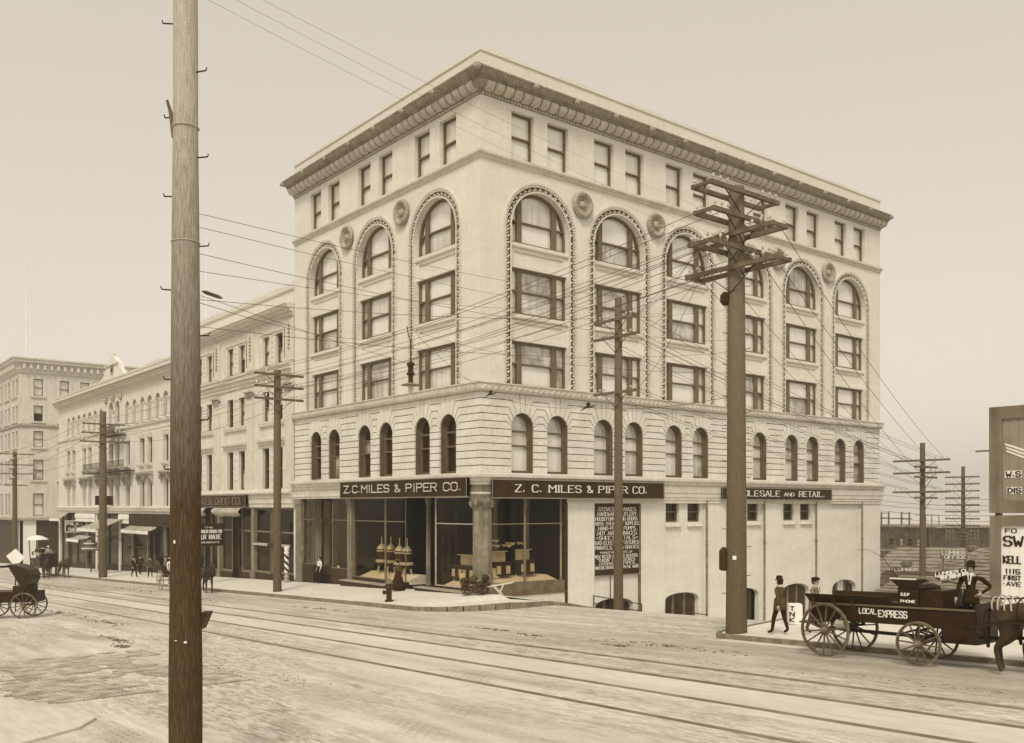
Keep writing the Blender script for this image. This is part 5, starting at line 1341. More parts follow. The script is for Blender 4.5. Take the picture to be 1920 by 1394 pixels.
for i, (px, py, d) in enumerate(((920, 740, 44), (1103, 764, 38))):
    p = at(px, py, d); t = thing('trolley_hanger', ['trolley wire hanger before the corner above the shop sign', 'trolley wire hanger between the second pair of arched windows'][i], 'hanger', tuple(p))
    obj('ear', MB().tube([(-.45, 0, -.12), (-.15, 0, 0), (.15, 0, 0), (.45, 0, .05)], [.012, .04, .04, .012], 5), IRON, t)
    obj('bell', MB().lathe([(.12, 0), (.13, .03), (.05, .06), (.1, .12), (.06, .2)], n=8), IRON, t)
wire(at(770, 735, 44) + Vector((0, 0, 3.0)), at(920, 740, 44), .25, .008, 'span wires over the street', L8)
wire(at(920, 740, 44), at(1103, 764, 38), .25, .008, 'span wires over the street', L8); wire(at(1103, 764, 38), (BP[0], BP[1], 7.6), .2, .008, 'span wires over the street', L8)
# horizontal bundle low on the right
for yy in (925, 938, 946, 957, 967, 990, 1012): wire(at(1640, yy + RND.uniform(-3, 3), 95), at(1960, yy + 8, 60), .3, .016, 'wires over the waterfront', 'level wire over the waterfront roofs on the right')

# ------------------------------------------------------------------ hydrant, sandwich board, handcart
t = thing('fire_hydrant', 'small dark fire hydrant on the pavement edge before the shop entrance', 'fire hydrant', (-1.44, -4.3, zp(-1.44, -4.3)))
obj('barrel', MB().lathe([(.2, 0), (.2, .08), (.13, .1), (.13, .55), (.17, .6), (.17, .66), (.15, .78), (.15, .84)], n=12), IRON, t)
obj('bonnet', MB().lathe([(.2, .84), (.2, .88), (.16, .96), (.06, 1.02), (.04, 1.08)], n=12), mat('worn_hydrant_cap', .14, .4, .3), t)
for s, z in ((-1, .7), (1, .7)): obj('nozzle', MB().lathe([(.07, .1), (.07, .22), (.09, .22), (.09, .27)], (0, 0, z), 8, 'x') if s > 0 else MB().lathe([(.07, -.1), (.07, -.22), (.09, -.22), (.09, -.27)], (0, 0, z), 8, 'x'), IRON, t)
obj('nozzle', MB().lathe([(.08, -.1), (.08, -.24), (.11, -.24), (.11, -.3)], (0, 0, .45), 8, 'y'), IRON, t)
t = thing('sandwich_board', 'white upright box sign with dark letters down its edge by the walking man', 'sign', (18.95, -1.7, zp(18.9, -1.7) - .05), .75)
obj('board', MB().box((-.2, -.26, 0), (.2, .26, .62)), WHITE, t)
obj('edge_panel', MB().box((-.22, -.27, .02), (-.10, -.262, .6)), LETTER, t)
for i, c in enumerate('TNK'):
    mb = MB(); letter_mb(mb, c, 0, 0, .13, .13, .04, .025, False, .006); obj('letter', mb, BLACKPAINT, t, (-.185, -.271, .43 - .18 * i))
t = thing('handcart', 'small handcart piled with dark bundles at the foot of the corner column', 'handcart', (.45, -.55, zp(.5, -.5)), .80)
for s in (-1, 1):
    for x in (-.45, .25):
        wq = obj('wheel', MB().lathe([(.25, -.02), (.29, -.02), (.29, .02), (.25, .02), (.25, -.02)], (x, s * .3, .29), 14, 'y'), IRON, t)
        for k_ in range(4): obj('spoke', MB().bar((x + .27 * math.cos(k_ * PI / 4), s * .3, .29 + .27 * math.sin(k_ * PI / 4)), (x - .27 * math.cos(k_ * PI / 4), s * .3, .29 - .27 * math.sin(k_ * PI / 4)), .02), IRON, wq)
obj('bed', MB().box((-.75, -.28, .32), (.6, .28, .4)), DARKWOOD, t)
for s in (-.22, .22): obj('handle', MB().bar((.4, s, .38), (1.75, s, .62), .05), mat('pale_bare_wood', .5, .7), t)
for s in (-.24, .24): obj('prop_leg', MB().bar((.75, s, .5), (1.25, s, .0), .045).bar((1.3, s, .55), (1.05, s, .0), .04), mat('pale_bare_wood', .5), t)
for i in range(11):
    x, y, z, r = RND.uniform(-.65, .5), RND.uniform(-.2, .2), RND.uniform(.45, .85), RND.uniform(.14, .26)
    m = MB(); m.lathe([(r * .3, -r * .8), (r * .9, -r * .5), (r, 0), (r * .8, r * .5), (r * .2, r * .8)], (0, 0, 0), 8)
    m.v = [(a * RND.uniform(.8, 1.2), b * RND.uniform(.8, 1.2), c * RND.uniform(.8, 1.2)) for a, b, c in m.v]
    tag(obj('bundle', m, [IRON, KERB, CLOTH2, DARKWOOD][i % 4], None, tuple(Matrix.Rotation(.8, 3, 'Z') @ Vector((x, y, z)) + Vector(t.location)), (RND.random(), RND.random(), RND.random())), 'dark lumpy bundle heaped on the small handcart', 'bundle', 'bundles on the handcart')

# ------------------------------------------------------------------ figures: people and horses grown from skeletons
def skin_mesh(name, nodes, edges, root, sub=1):
    bm = bmesh.new(); lay = bm.verts.layers.skin.verify(); idx = {}
    for k_, (p, r) in nodes.items():
        v = bm.verts.new(p); r = r if isinstance(r, tuple) else (r, r); v[lay].radius = r; v[lay].use_root = (k_ == root); idx[k_] = v
    for a, b in edges: bm.edges.new((idx[a], idx[b]))
    me = bpy.data.meshes.new(name + '_bones'); bm.to_mesh(me); bm.free()
    o = bpy.data.objects.new(name + '_bones', me); COL.objects.link(o)
    md = o.modifiers.new('skin', 'SKIN'); md.use_smooth_shade = True; md.branch_smoothing = .6
    sb = o.modifiers.new('sub', 'SUBSURF'); sb.levels = sub; sb.render_levels = sub
    dg = bpy.context.evaluated_depsgraph_get()
    res = bpy.data.meshes.new_from_object(o.evaluated_get(dg)); res.name = name
    bpy.data.objects.remove(o); bpy.data.meshes.remove(me)
    for p in res.polygons: p.use_smooth = True
    return res
def paint(me, nodes, groups, mats):
    """give each face the material of its nearest bone"""
    me.materials.clear()
    for m_ in mats: me.materials.append(m_)
    pts = [(Vector(p), groups(k_)) for k_, (p, r) in nodes.items()]
    for f_ in me.polygons: f_.material_index = min(pts, key=lambda q: (q[0] - f_.center).length)[1]
def hand_mb(p, d, side):
    """palm with four fingers and a thumb, lightly curled"""
    m = MB(); d = Vector(d).normalized(); p = Vector(p); a = d.cross(Vector((0, 1, 0)) if abs(d.y) < .8 else Vector((1, 0, 0))).normalized(); b = d.cross(a)
    m.bar(p - d * .02, p + d * .08, .035, .085) if False else m.tube([p - d * .02, p + d * .03, p + d * .09], [.028, .042, .036], 6)
    for k_, (o, L) in enumerate(((-.032, .075), (-.011, .088), (.011, .082), (.032, .066))):
        q = p + d * .08 + a * o
        m.tube([q, q + d * L * .55 + b * .008 * side, q + d * L * .9 + b * .03 * side], [.011, .010, .008], 5)
    q = p + d * .02 - a * .04
    m.tube([q, q + d * .05 - a * .03, q + d * .085 - a * .03], [.013, .012, .009], 5)
    return m
def person(label, loc, rotz, coat=CLOTH, legs=CLOTH, hat='derby', pose='stand', scale=1.0, group=None, shirt=None, hatmat=None, skirt=None):
    t = thing('person', label, 'person', loc, rotz, group); t.scale = (scale,) * 3
    N = {'pelvis': ((0, 0, .93), (.15, .125)), 'waist': ((0, 0, 1.08), (.145, .115)), 'chest': ((.01, 0, 1.27), (.175, .125)), 'upper': ((0, 0, 1.39), (.13, .10)), 'neck': ((.015, 0, 1.475), .058),
         'head': ((.03, 0, 1.56), (.075, .085)), 'crown': ((.02, 0, 1.67), (.072, .08))}
    st = dict(stand=((.02, 0), (-.02, 0)), walk=((.17, -.03), (-.16, .07)), hip=((.03, 0), (-.03, 0)))[pose]
    for s, nm, (dx, lift) in ((1, 'l', st[0]), (-1, 'r', st[1])):
        N['hip' + nm] = ((dx * .1, s * .095, .86), .098); N['knee' + nm] = ((dx * .7 + .03, s * .10, .50 + max(0, lift) * .3), .068)
        N['ankle' + nm] = ((dx * 1.3 - .01, s * .10, .10 + max(0, lift)), .048); N['toe' + nm] = ((dx * 1.3 + .15, s * .12, .045 + max(0, lift) * .4), .042)
        sw = {'stand': .03, 'walk': -.18 * (1 if dx > 0 else -1), 'hip': 0}[pose]
        N['shoulder' + nm] = ((0, s * .185, 1.40), .072)
        if pose == 'hip' and s == 1:
            N['elbow' + nm] = ((-.10, s * .42, 1.17), .05); N['wrist' + nm] = ((.06, s * .24, 1.02), .034)
        elif pose == 'hip':
            N['elbow' + nm] = ((.02, s * .27, 1.13), .052); N['wrist' + nm] = ((.12, s * .30, .90), .034)
        else:
            N['elbow' + nm] = ((sw * .5 - .02, s * .235, 1.14), .052); N['wrist' + nm] = ((sw + .06, s * .235, .90), .034)
    E = [('pelvis', 'waist'), ('waist', 'chest'), ('chest', 'upper'), ('upper', 'neck'), ('neck', 'head'), ('head', 'crown')]
    for nm in 'lr': E += [('pelvis', 'hip' + nm), ('hip' + nm, 'knee' + nm), ('knee' + nm, 'ankle' + nm), ('ankle' + nm, 'toe' + nm), ('upper', 'shoulder' + nm), ('shoulder' + nm, 'elbow' + nm), ('elbow' + nm, 'wrist' + nm)]
    me = skin_mesh('body', N, E, 'pelvis', 1)
    grp = lambda k_: 2 if k_ in ('head', 'crown', 'neck') else (1 if k_[:3] in ('hip', 'kne', 'ank') or k_ == 'pelvis' else (3 if k_[:3] == 'toe' else 0))
    paint(me, N, grp, [shirt or coat, legs, SKIN, IRON])
    o = obj('body', me, None, t)
    for nm, s in (('l', 1), ('r', -1)):
        a, b = Vector(N['elbow' + nm][0]), Vector(N['wrist' + nm][0])
        obj('hand', hand_mb(b + (b - a).normalized() * .02, b - a, s), SKIN, t, smooth=True)
    fm = MB(); fm.lathe([(.006, -.03), (.016, -.012), (.010, .03)], (.118, 0, 1.575), 6)
    for s in (-1, 1):
        fm.lathe([(.004, -.012), (.026, 0), (.004, .03)], (.03, s * .088, 1.575), 5); fm.lathe([(.003, -.008), (.012, 0), (.003, .008)], (.104, s * .032, 1.605), 5)
    fm.box((.10, -.022, 1.525), (.108, .022, 1.533))
    obj('face', fm, SKIN, t)
    if hat != 'none':
        hm = MB()
        if hat == 'derby': hm.lathe([(.14, 1.655), (.15, 1.665), (.098, 1.67), (.102, 1.72), (.085, 1.775), (.03, 1.795)], (.02, 0, 0), 12)
        elif hat == 'boater': hm.lathe([(.19, 1.66), (.19, 1.675), (.10, 1.68), (.10, 1.76), (.02, 1.765)], (.02, 0, 0), 12)
        elif hat == 'cap': hm.lathe([(.10, 1.64), (.125, 1.68), (.12, 1.72), (.03, 1.735)], (.02, 0, 0), 12).box((.08, -.07, 1.645), (.17, .07, 1.655))
        obj('hat', hm, hatmat or CLOTH, t, smooth=True)
    obj('hair', MB().lathe([(.075, 1.53), (.090, 1.58), (.092, 1.66), (.05, 1.70)], (.0, 0, 0), 10), HAIRM, t, (-.012, 0, 0), smooth=True)
    if skirt:
        obj('skirt', MB().lathe([(.40, .06), (.33, .35), (.24, .7), (.155, 1.02), (.14, 1.1)], n=14), skirt, t, smooth=True)
    else:
        obj('coat', MB().lathe([(.20, .74), (.19, .85), (.172, 1.02), (.16, 1.10)], n=12), coat, t, smooth=True)
    if shirt is None:
        obj('shirt_front', MB().add([(.125, -.05, 1.45), (.125, .05, 1.45), (.163, .02, 1.22), (.163, -.02, 1.22)], [(0, 1, 2, 3)]), WHITE, t)
        obj('collar', MB().lathe([(.068, 1.445), (.066, 1.49)], (.012, 0, 0), 10), WHITE, t)
        obj('tie', MB().add([(.145, -.018, 1.45), (.145, .018, 1.45), (.172, .012, 1.28), (.172, -.012, 1.28)], [(0, 1, 2, 3)]), CLOTH2, t)
    return t
def zr(x, y): return base(x)
person('walking man in a dark overcoat and derby on the pavement beside the stout pole', (19.95, -3.9, zp(19.95, -3.9) - .06), PI * .98, CLOTH2, CLOTH, 'derby', 'walk', .98)
person('second walker in grey stepping along behind the man by the stout pole', (20.8, -3.4, zp(20.8, -3.4) - .06), 0.1, mat('grey_cloth', .16, .9), CLOTH2, 'cap', 'walk', .97)
for i, (x, y, rz, c, h, lab) in enumerate(((-56.5, -2.0, -2.0, CLOTH, 'derby', 'man in a black derby by the gilt lantern sign'), (-55.3, -2.6, 1.0, CLOTH2, 'cap', 'capped man facing the man by the gilt lantern sign'), (-43.4, -3.2, .2, CLOTH, 'derby', 'dark suited man crossing the pavement left of the near pole'),
        (-41.2, -2.6, 3.0, CLOTH2, 'derby', 'brown suited man in a derby just left of the near pole'), (-47.0, -1.6, 2.6, CLOTH, 'cap', 'capped man walking close to the arcade shop windows'))):
    person(lab, (x, y, zp(x, y)), rz, c, CLOTH, h, 'walk' if i > 1 else 'stand', 1.0)
person('man in white shirtsleeves standing in the left shop doorway', (-16.6, -.1, zp(-16.6, 0)), -1.57, CLOTH, CLOTH, 'none', 'stand', .98, shirt=WHITE)
person('woman in a long dark skirt standing at the shop entrance', (-6.1, -.9, zp(-6.1, -.9)), 1.6, CLOTH2, CLOTH, 'boater', 'stand', .97, skirt=CLOTH, hatmat=CLOTH2)

def horse(label, loc, rotz, scale=1.0, coat=HORSE, walk=0.0, group=None, head=0.0, net=False):
    t = thing('horse', label, 'horse', loc, rotz, group); t.scale = (scale,) * 3
    N = {'rump': ((-.72, 0, 1.34), (.29, .27)), 'loin': ((-.38, 0, 1.36), (.28, .27)), 'barrel': ((.02, 0, 1.26), (.31, .33)), 'chest': ((.46, 0, 1.24), (.27, .31)), 'base': ((.70, 0, 1.42), (.17, .24)), 'neck': ((.92, 0, 1.70 - head * .3), (.11, .17)),
         'poll': ((1.10, 0, 1.93 - head * .6), (.085, .11)), 'face': ((1.27, 0, 1.83 - head * .7), (.075, .10)), 'muzzle': ((1.43, 0, 1.60 - head * .75), (.06, .065)), 'dock': ((-.95, 0, 1.38), .09)}
    E = [('rump', 'loin'), ('loin', 'barrel'), ('barrel', 'chest'), ('chest', 'base'), ('base', 'neck'), ('neck', 'poll'), ('poll', 'face'), ('face', 'muzzle'), ('rump', 'dock')]
    for s, nm in ((1, 'l'), (-1, 'r')):
        d = walk * s
        for k_, p, r in (('sh', (.50, s * .17, 1.02), .13), ('el', (.47 + d * .2, s * .17, .82), .085), ('kn', (.52 + d * .7, s * .165, .50), .06), ('fe', (.50 + d, s * .165, .15), .045), ('fo', (.54 + d, s * .165, .05), .058)): N[k_ + nm] = (p, r)
        for k_, p, r in (('hp', (-.70, s * .17, 1.10), .22), ('sf', (-.60 - d * .3, s * .18, .82), .155), ('hk', (-.90 - d * .7, s * .17, .53), .062), ('hf', (-.83 - d, s * .17, .15), .047), ('ho', (-.79 - d, s * .17, .05), .06)): N[k_ + nm] = (p, r)
        E += [('chest', 'sh' + nm), ('sh' + nm, 'el' + nm), ('el' + nm, 'kn' + nm), ('kn' + nm, 'fe' + nm), ('fe' + nm, 'fo' + nm), ('rump', 'hp' + nm), ('hp' + nm, 'sf' + nm), ('sf' + nm, 'hk' + nm), ('hk' + nm, 'hf' + nm), ('hf' + nm, 'ho' + nm)]
    me = skin_mesh('body', N, E, 'rump', 1)
    obj('body', me, coat, t)
    for s in (-1, 1): obj('ear', MB().lathe([(.035, 0), (.03, .06), (.005, .14)], (1.10, s * .06, 2.0 - head * .6), 6), coat, t)
    obj('tail', MB().tube([(-1.0, 0, 1.42), (-1.12, 0, 1.25), (-1.14, 0, .9), (-1.10, .02, .5)], [.05, .075, .085, .03], 7), HAIRM, t, smooth=True)
    obj('mane', MB().tube([(1.08, .01, 2.03 - head * .6), (.95, .04, 1.92 - head * .35), (.80, .05, 1.74 - head * .1), (.66, .03, 1.62)], [.03, .06, .06, .03], 6), HAIRM, t, smooth=True)
    cm = MB(); n = 16
    cm.tube([(.60 + .10 * math.cos(2 * PI * i / n), .30 * math.sin(2 * PI * i / n), 1.30 + .40 * math.cos(2 * PI * i / n)) for i in range(n + 1)], .055, 6)
    obj('collar', cm, LEATHER, t, smooth=True)
    hm = MB()
    for x, ry, rz_, zc in ((.12, .335, .36, 1.27), (-.36, .31, .30, 1.34)):
        hm.tube([(x, ry * math.sin(2 * PI * i / n), zc + rz_ * math.cos(2 * PI * i / n)) for i in range(n + 1)], .02, 5)
    for s in (-1, 1): hm.tube([(.55, s * .31, 1.2), (.1, s * .36, 1.14), (-.5, s * .34, 1.12), (-1.3, s * .36, .95)], .018, 5); hm.tube([(-.36, s * .3, 1.2), (-.85, s * .27, 1.08), (-1.02, s * .12, 1.06), (-1.04, 0, 1.06)], .02, 5)
    hm.tube([(1.25, .09, 1.75 - head * .7), (.9, .2, 1.55), (.4, .28, 1.55), (-.4, .2, 1.62), (-1.6, .2, 1.5)], .012, 4)
    obj('harness', hm, LEATHER, t)
    bmq = MB(); bmq.tube([(1.19, .10 * math.sin(2 * PI * i / 10), 1.87 - head * .65 + .11 * math.cos(2 * PI * i / 10)) for i in range(11)], .012, 4); bmq.tube([(1.36, .078 * math.sin(2 * PI * i / 10), 1.71 - head * .72 + .085 * math.cos(2 * PI * i / 10)) for i in range(11)], .012, 4)
    for s in (-1, 1): bmq.box((1.15, s * .10 - .006, 1.84 - head * .65), (1.26, s * .10 + .006, 1.94 - head * .65))
    obj('bridle', bmq, LEATHER, t)
    if net:
        for x in (-.88, -.74, -.60, -.46): 
            r = .30 + (.02 if x > -.8 else -.03)
            obj('net_strip', MB().tube([(x - .06 * math.cos(a), r * math.sin(a), 1.35 + (r - .01) * math.cos(a)) for a in [-1.5 + 3.0 * i / 14 for i in range(15)]], .016, 4), mat('pale_net_cord', .42, .8), t)
    return t
# ------------------------------------------------------------------ wheels and wagons
def wheel(parent, name, x, y, z, R_, n=14, rot=0.0, th=.055, hubr=.085, rimm=WHEELWOOD, light=False):
    o = obj(name, MB().lathe([(R_ - .06, -th / 2), (R_ - .012, -th / 2), (R_ - .012, th / 2), (R_ - .06, th / 2), (R_ - .06, -th / 2)], (0, 0, 0), 36, 'y'), rimm, parent, (x, y, z), (0, 0, rot))
    obj('tyre', MB().lathe([(R_ - .012, -th / 2 - .004), (R_, -th / 2 - .004), (R_, th / 2 + .004), (R_ - .012, th / 2 + .004), (R_ - .012, -th / 2 - .004)], (0, 0, 0), 36, 'y'), TYRE, o)
    obj('hub', MB().lathe([(.03, -.17), (.05, -.16), (hubr * .8, -.1), (hubr, -.04), (hubr, .04), (hubr * .8, .1), (.05, .14)], (0, 0, 0), 12, 'y'), TYRE, o)
    sp = cached(('spoke', R_), lambda: MB().tube([(0, 0, hubr * .7), (0, 0, R_ * .4), (0, 0, R_ - .05)], [.026, .022, .018], 6).mesh('spoke'))
    for k_ in range(n): obj('spoke', sp, rimm, o, (0, 0, 0), (0, 2 * PI * k_ / n + .11, 0))
    return o
pitch = -math.atan(.034)
W = thing('express_wagon', 'black open delivery wagon with local express lettered on its side, standing at the right kerb', 'wagon', (22.93, -5.48, base(22.93) - .0))
W.rotation_euler = (0, pitch, 0)
for s in (-1, 1):
    wheel(W, 'wheel', 0, s * .68, .69, .69, 14); wheel(W, 'wheel', 2.36 - s * .12, s * .68, .53, .525, 12, .12)
obj('rear_axle', MB().bar((0, -.62, .69), (0, .62, .69), .09), BLACKPAINT, W); obj('front_axle', MB().bar((2.48, -.62, .53), (2.24, .62, .53), .09), BLACKPAINT, W)
obj('reach_pole', MB().bar((0, 0, .66), (2.4, 0, .62), .08), BLACKPAINT, W)
for x, z in ((0, .80), (2.4, .70)):
    for s in (-1, 1): obj('spring', MB().tube([(x - .48, s * .4, z), (x - .2, s * .4, z - .08), (x, s * .4, z - .1), (x + .2, s * .4, z - .08), (x + .48, s * .4, z)], .028, 5).tube([(x - .48, s * .4, z), (x - .2, s * .4, z + .1), (x, s * .4, z + .13), (x + .2, s * .4, z + .1), (x + .48, s * .4, z)], .028, 5), IRON, W)
obj('floor', MB().box((-.5, -.5, .95), (2.98, .5, 1.01)), BLACKPAINT, W)
obj('foot_well', MB().box((2.95, -.5, .58), (3.8, .5, .64)).box((2.95, -.5, .64), (2.98, .5, 1.0)).box((2.98, -.54, .58), (3.78, -.50, .94)).box((2.98, .50, .58), (3.78, .54, .94)).box((3.74, -.5, .6), (3.78, .5, 1.0)), BLACKPAINT, W)
for s in (-1, 1):
    obj('side_board', MB().box((-.46, s * .52 - .02, .93), (3.75, s * .52 + .02, 1.36)), BLACKPAINT, W)
    obj('side_rail', MB().bar((-.5, s * .55, 1.36), (3.77, s * .55, 1.36), .05, .04), mat('worn_rail_edge', .12, .6, .3), W)
    fb = MB(); fb.add([(-.5, s * .56, 1.39), (1.85, s * .56, 1.39), (1.75, s * .72, 1.60), (-.55, s * .72, 1.60), (-.5, s * .53, 1.39), (1.85, s * .53, 1.39), (1.75, s * .69, 1.61), (-.55, s * .69, 1.61)], [(0, 1, 2, 3), (7, 6, 5, 4), (3, 2, 6, 7), (0, 3, 7, 4), (1, 5, 6, 2)])
    obj('flare_board', fb, BLACKPAINT, W)
    for x in (-.3, .3, .8): obj('board_iron', MB().bar((x, s * .55, 1.0), (x - .02, s * .68, 1.55), .03), IRON, W)
obj('tail_gate', MB().box((-.5, -.5, 1.0), (-.46, .5, 1.42)), BLACKPAINT, W); obj('tail_step', MB().box((-.95, -.4, .80), (-.45, .4, .84)), IRON, W)
obj('dash_board', MB().box((3.74, -.5, 1.0), (3.78, .5, 1.5)), BLACKPAINT, W)
sb = MB(); sb.box((1.93, -.54, 1.34), (2.45, .54, 1.83)); obj('seat_box', sb, BLACKPAINT, W)
ss = MB(); ss.add([(1.98, -.56, 1.83), (2.5, -.56, 1.83), (2.42, -.58, 2.03), (1.76, -.58, 2.03), (1.98, .56, 1.83), (2.5, .56, 1.83), (2.42, .58, 2.03), (1.76, .58, 2.03)], [(0, 1, 2, 3), (7, 6, 5, 4), (3, 2, 6, 7), (0, 3, 7, 4), (1, 5, 6, 2), (0, 4, 5, 1)])
obj('seat', ss, BLACKPAINT, W); obj('seat_cushion_edge', MB().bar((1.76, -.57, 2.05), (2.42, -.57, 2.04), .03), LETTER, W)
obj('lettering', text_mb('LOCAL', .90, 1.36, 1.155, .125, .022, .018, False, .006), LETTER, W, (0, -.542, 0))
obj('lettering', text_mb('EXPRESS', 1.42, 2.15, 1.10, .155, .030, .024, False, .006), LETTER, W, (0, -.542, 0))
obj('lettering', text_mb('E.E.P', 2.02, 2.22, 1.64, .06, .02, .015, False, .005), LETTER, W, (0, -.542, 0)); obj('lettering', text_mb('PHONE', 2.0, 2.36, 1.48, .055, .018, .014, False, .005), LETTER, W, (0, -.542, 0))
obj('tool_chest', MB().box((2.47, -.5, 1.34), (3.0, .5, 1.78)), BLACKPAINT, W)
for x0, y0, x1, y1, z in ((2.3, -.5, 2.75, -.35, 2.02), (2.55, -.5, 3.05, -.48, 1.93), (2.4, -.2, 2.95, -.4, 1.99), (2.6, .1, 3.0, .3, 1.95)):
    tag(obj('tarpaulin_roll', MB().tube([(x0, y0, z), ((x0 + x1) / 2, (y0 + y1) / 2, z + .05), (x1, y1, z - .04)], [.03, .045, .03], 7), KERB, None, tuple(W.location), tuple(W.rotation_euler), smooth=True), 'brown rolled canvas heaped on the express wagon seat', 'canvas roll', 'canvas rolls on the wagon')
tag(obj('whip', MB().tube([tuple(at(1690, 1095, 23.8)), tuple(at(1655, 1045, 23.9)), tuple(at(1630, 1032, 24.0)), tuple(at(1605, 1030, 24.1))], [.012, .008, .005, .003], 5), IRON), 'long curved driving whip standing up from the express wagon seat', 'whip')
obj('tongue', MB().bar((2.4, 0, .62), (5.2, -.25, .82), .07), BLACKPAINT, W); obj('doubletree', MB().bar((3.45, -.75, .72), (3.40, .65, .72), .06), BLACKPAINT, W)
obj('side_lamp', MB().lathe([(.10, -.12), (.12, -.08), (.12, .08), (.10, .12)], (.42, -.62, .86), 10, 'x').tube([(.42, -.62, .98), (.5, -.62, 1.1), (.56, -.62, 1.06)], .015, 4), CANVAS, W)
person('man in dark suit and hat, hand on hip, standing in the express wagon', (26.15, -5.15, base(26.15) + .70), -1.35, CLOTH, CLOTH, 'derby', 'hip', .99)
horse('near dark horse hitched to the express wagon, rump towards it under a cord net', (28.05, -6.0, base(28.05)), -.02, 1.03, HORSE, .06, 'express wagon team', net=True)
horse('off side dark horse of the express wagon, half hidden by its partner', (28.3, -4.95, base(28.3)), .03, 1.0, HORSE, -.08, 'express wagon team')
# gig half hidden by the near pole
gx, gy = -25.9, -6.15
G_ = thing('light_wagon', 'light open wagon at the far kerb, mostly hidden by the near pole', 'wagon', (gx, gy, base(gx)))
G_.rotation_euler = (0, pitch, 0)
for s in (-1, 1): wheel(G_, 'wheel', 0, s * .7, .66, .66, 12, 0, .04, .06, mat('pale_gig_wheel', .3, .6, .3)); wheel(G_, 'wheel', 2.1, s * .7, .55, .55, 12, 0, .04, .06, mat('pale_gig_wheel', .3))
obj('axle', MB().bar((0, -.65, .66), (0, .65, .66), .06), IRON, G_); obj('axle', MB().bar((2.1, -.65, .55), (2.1, .65, .55), .06), IRON, G_)
obj('body', MB().box((-.5, -.45, .85), (2.7, .45, .92)).box((.0, -.45, .92), (2.6, -.41, 1.1)).box((2.56, -.45, .92), (2.6, .45, 1.2)).box((-.5, -.45, .92), (-.1, .45, 1.25)), DARKWOOD, G_)
obj('seat_back', MB().box((-.52, -.45, 1.25), (-.47, .45, 1.6)), DARKWOOD, G_)
for s in (-.35, .35): obj('shaft', MB().tube([(2.3, s, .78), (3.4, s, .86), (6.4, s * .9, 1.05)], .03, 5), DARKWOOD, G_)
horse('bay horse at the far kerb, its head just right of the near pole', (gx + 6.1, gy + .05, base(gx + 6.1)), 0, .98, HORSE, .05, None, .15)
person('wagon driver in a pale shirt and straw hat seen beside the near pole', (gx - .05, gy, base(gx) + .55), 0, CLOTH3, CLOTH2, 'boater', 'stand', .92, shirt=WHITE, hatmat=LETTER)
# loaded freight wagon and team far up the street
fx, fy = -60.5, -6.3
F_ = thing('freight_wagon', 'loaded freight wagon far up the street with a pair of horses', 'wagon', (fx, fy, base(fx)))
for s in (-1, 1): wheel(F_, 'wheel', -1.2, s * .8, .75, .75, 12); wheel(F_, 'wheel', 1.3, s * .8, .55, .55, 12)
obj('body', MB().box((-2.0, -.75, 1.0), (2.0, .75, 1.75)), BLACKPAINT, F_); obj('seat', MB().box((1.5, -.7, 1.9), (2.0, .7, 2.3)), BLACKPAINT, F_)
for s in (-1, 1): obj('stake', MB().bar((-2.1, s * .7, 1.0), (-2.6, s * .75, 3.6), .07), DARKWOOD, F_)
for i in range(12):
    m = MB(); a, b, c = RND.uniform(.3, .6), RND.uniform(.25, .5), RND.uniform(.2, .45); m.box((-a, -b, 0), (a, b, c))
    tag(obj('crate', m, [DARKWOOD, CANVAS, KERB, BLACKPAINT][i % 4], None, (fx + RND.uniform(-1.5, 1.2), fy + RND.uniform(-.45, .45), base(fx) + 1.78 + .32 * (i // 4)), (RND.uniform(-.2, .2), RND.uniform(-.2, .2), RND.uniform(0, 3))), 'jumbled crate in the load of the far freight wagon', 'crate', 'load of the freight wagon')
um = thing('umbrella', 'white umbrella open over the load of the far freight wagon', 'umbrella', (fx - 1.7, fy - .2, base(fx) + 1.75))
obj('canopy', MB().lathe([(1.0, 1.75), (.75, 1.95), (.35, 2.12), (.02, 2.18)], n=10), WHITE, um); obj('stick', MB().tube([(0, 0, 0), (0, 0, 2.15)], .025, 5), WHITE, um)
person('teamster in pale clothes seated high on the far freight wagon', (fx + 1.75, fy, base(fx) + 1.35), 0, CLOTH2, CLOTH2, 'boater', 'stand', .95, shirt=CLOTH3, hatmat=LETTER)
horse('far team horse with a pale harness, nearer the tracks', (fx + 4.3, fy - .75, base(fx + 4.3)), -.12, 1.0, HORSE, .1, 'freight wagon team'); horse('far team horse on the kerb side with a white blaze', (fx + 4.9, fy + .65, base(fx + 4.9)), .1, 1.02, mat('brown_coat', .06, .55, .3), -.06, 'freight wagon team')
